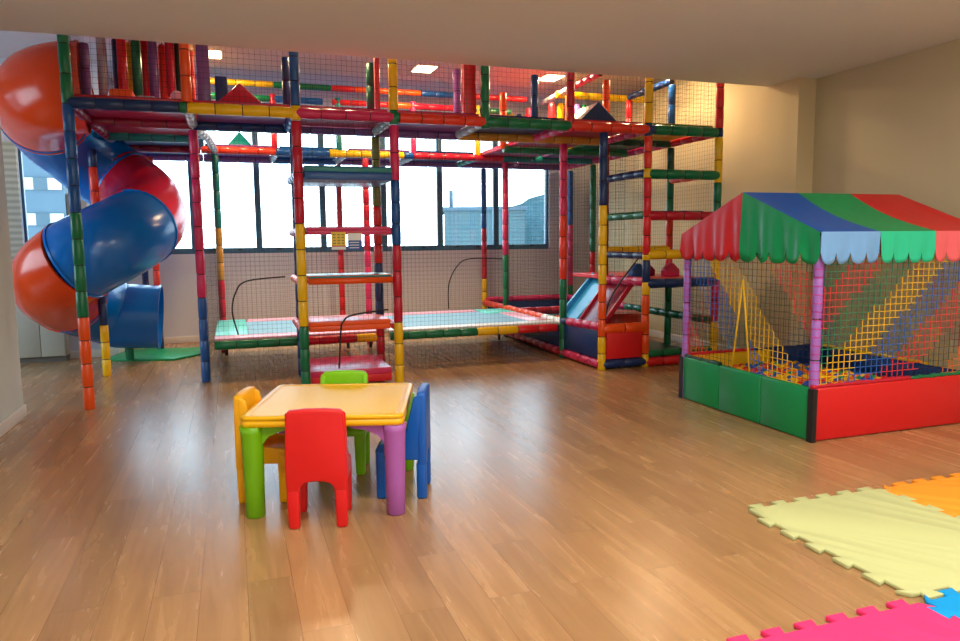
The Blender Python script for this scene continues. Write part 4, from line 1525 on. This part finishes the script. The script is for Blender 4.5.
for sx, sy, c, lab in ((-1, -1, 'plastic_green', 'green leg'), (1, -1, 'plastic_purple', 'purple leg'), (1, 1, 'plastic_green', 'green leg'), (-1, 1, 'plastic_purple', 'purple leg')):
    mb = MB()
    mb.path([(0, 0, 0), (0, 0, 0.006), (0, 0, 0.2), (0, 0, 0.4), (0, 0, HT - 0.10), (0, 0, HT - 0.06)], [0.046, 0.052, 0.054, 0.058, 0.062, 0.068], c, 24)
    # brackets that run from the leg under the table edge
    for dx, dy in ((-sx, 0), (0, -sy)):
        w_ = 0.02
        ox, oy = (0, w_) if dx else (w_, 0)
        pts = [Vector((dx * d + -ox, dy * d - oy, z)) for d, z in ((0.03, HT - 0.24), (0.05, HT - 0.17), (0.09, HT - 0.12), (0.16, HT - 0.09), (0.24, HT - 0.078), (0.24, HT - 0.06), (0.03, HT - 0.06))]
        mb.prism(pts, (2 * ox, 2 * oy, 0), c)
    mb.build('leg', table, (sx * lg, sy * lg, 0), label=lab)

# ------------------------------------------------------------------ children's chairs


def kids_chair(label, c, x, y, ang):
    """ang: direction the chair faces (seat front), local +Y is the front"""
    t = thing('kids_chair', label, 'chair', (x, y, 0), ang, 'plastic chairs around the yellow table')
    hw, hd, hs, top = 0.158, 0.150, 0.305, 0.635
    # backrest with rounded top, drawn to an arch between the rear legs
    mb = MB()
    out = [(-hw, 0.20)]
    out += [(-hw - 0.002, 0.34), (-hw + 0.004, 0.50)]
    for k in range(7):
        a = PI - PI / 2 * k / 6
        out.append((-hw + 0.010 + 0.028 + 0.028 * math.cos(a), top - 0.028 + 0.028 * math.sin(a)))
    out += [(-0.05, top + 0.006), (0.05, top + 0.006)]
    for k in range(7):
        a = PI / 2 - PI / 2 * k / 6
        out.append((hw - 0.010 - 0.028 + 0.028 * math.cos(a), top - 0.028 + 0.028 * math.sin(a)))
    out += [(hw - 0.004, 0.50), (hw + 0.002, 0.34), (hw, 0.20)]
    out += [(hw - 0.068, 0.20)]
    for k in range(1, 8):
        a = PI * k / 8
        out.append(((hw - 0.07) * math.cos(a), 0.20 + 0.055 * math.sin(a) ** 0.6))
    out += [(-hw + 0.068, 0.20)]
    mb.prism([(px, -hd, pz) for px, pz in out], (0, 0.052, 0), c)
    mb.build('backrest', t, bevel=0.014, segs=3)
    # side wings running from the backrest down to the seat
    for s in (-1, 1):
        mb = MB()
        x0 = s * (hw - 0.002) if s > 0 else -hw + 0.002
        prof = [(-hd + 0.03, hs - 0.07), (-hd + 0.03, top - 0.012), (-hd + 0.070, top - 0.03), (-hd + 0.092, top - 0.12), (-hd + 0.118, hs + 0.10), (-hd + 0.16, hs + 0.03), (hd - 0.03, hs + 0.02), (hd - 0.01, hs), (hd - 0.01, hs - 0.07)]
        mb.prism([(x0, py, pz) for py, pz in prof], (-s * 0.032, 0, 0), c)
        mb.build('side_wing', t, bevel=0.010, segs=3)
    mb = MB()
    mb.box(-hw + 0.01, hw - 0.01, -hd + 0.03, hd, hs - 0.05, hs, c)
    mb.build('seat', t, bevel=0.02, segs=3)
    for sx in (-1, 1):
        mb = MB()
        mb.prism([(sx * hw, -hd + 0.002, 0.22), (sx * (hw - 0.068), -hd + 0.002, 0.22), (sx * (hw - 0.062), -hd + 0.002, 0.0), (sx * (hw - 0.006), -hd + 0.002, 0.0)], (0, 0.058, 0), c)
        mb.build('leg', t, bevel=0.014, segs=3)
        mb = MB()
        mb.prism([(sx * hw, hd - 0.062, 0.29), (sx * (hw - 0.072), hd - 0.062, 0.27), (sx * (hw - 0.064), hd - 0.062, 0.0), (sx * (hw - 0.006), hd - 0.062, 0.0)], (0, 0.058, 0), c)
        mb.build('leg', t, bevel=0.014, segs=3)
    return t


kids_chair('red plastic children chair with its back to the camera in front of the table', 'plastic_red', 0.400, 3.845, math.radians(-14.0))
kids_chair('blue plastic children chair at the right side of the table', 'plastic_blue', 0.925, 4.115, math.radians(70))
kids_chair('lime green plastic children chair at the far side of the table', 'plastic_lime', 0.645, 4.66, math.radians(163))
kids_chair('yellow plastic children chair at the left side of the table', 'plastic_yellow', 0.155, 4.330, math.radians(-107))

# ------------------------------------------------------------------ foam puzzle mats


def puzzle(label, c, x, y, ang, n=6, L=1.0, th=0.022, flip=0, wx=0.932, wy=1.008):
    """square tile with dovetail teeth on all four sides; (x, y) is the lower left corner of the body"""
    d = 0.045
    p = L / n
    side = []      # along +s, outwards is -t
    for i in range(n):
        s0 = i * p
        w0, w1 = p * 0.305, p * 0.695
        k = p * 0.095
        o = 1
        side += [(s0 + w0, 0), (s0 + w0 - k, -d * o), (s0 + w1 + k, -d * o), (s0 + w1, 0)]
    out = []
    for sd in range(4):
        for s, t in side:
            if sd % 2 == (0 if flip else 1):
                s = s + p / 2 if s + p / 2 < L - 0.02 else None
            if s is None:
                continue
            if sd == 0:
                out.append((s, t))
            elif sd == 1:
                out.append((L - t, s))
            elif sd == 2:
                out.append((L - s, L - t))
            else:
                out.append((t, L - s))
        corner = [(L, 0), (L, L), (0, L), (0, 0)][sd]
        out.append(corner)
    mb = MB()
    mb.prism([(a * wx, b_ * wy, 0) for a, b_ in out], (0, 0, th), c)
    return tag(mb.build('foam_mat', None, (x, y, 0), ang, bevel=0.003, segs=1), label, 'foam mat', 'foam puzzle mats')


MA = math.radians(0.2)


def mat_at(i, j, c, label, flip):
    ox, oy = 2.612, 2.095
    sx_, sy_ = 0.974, 1.07
    x = ox + sx_ * i * math.cos(MA) + sy_ * j * math.sin(MA)
    y = oy - sx_ * i * math.sin(MA) + sy_ * j * math.cos(MA)
    puzzle(label, c, x, y, -MA, flip=flip)


mat_at(0, 0, 'eva_yellow', 'pale yellow foam puzzle mat with a full toothed edge on the wood floor', 0)
mat_at(1, 0, 'eva_orange', 'orange foam puzzle mat behind the pale yellow one at the right edge', 1)
mat_at(-1, -1, 'eva_pink', 'pink foam puzzle mat at the bottom edge, in front of the pale yellow one', 0)
mat_at(0, -1, 'eva_blue', 'blue foam puzzle mat at the bottom right corner beside the pink one', 1)
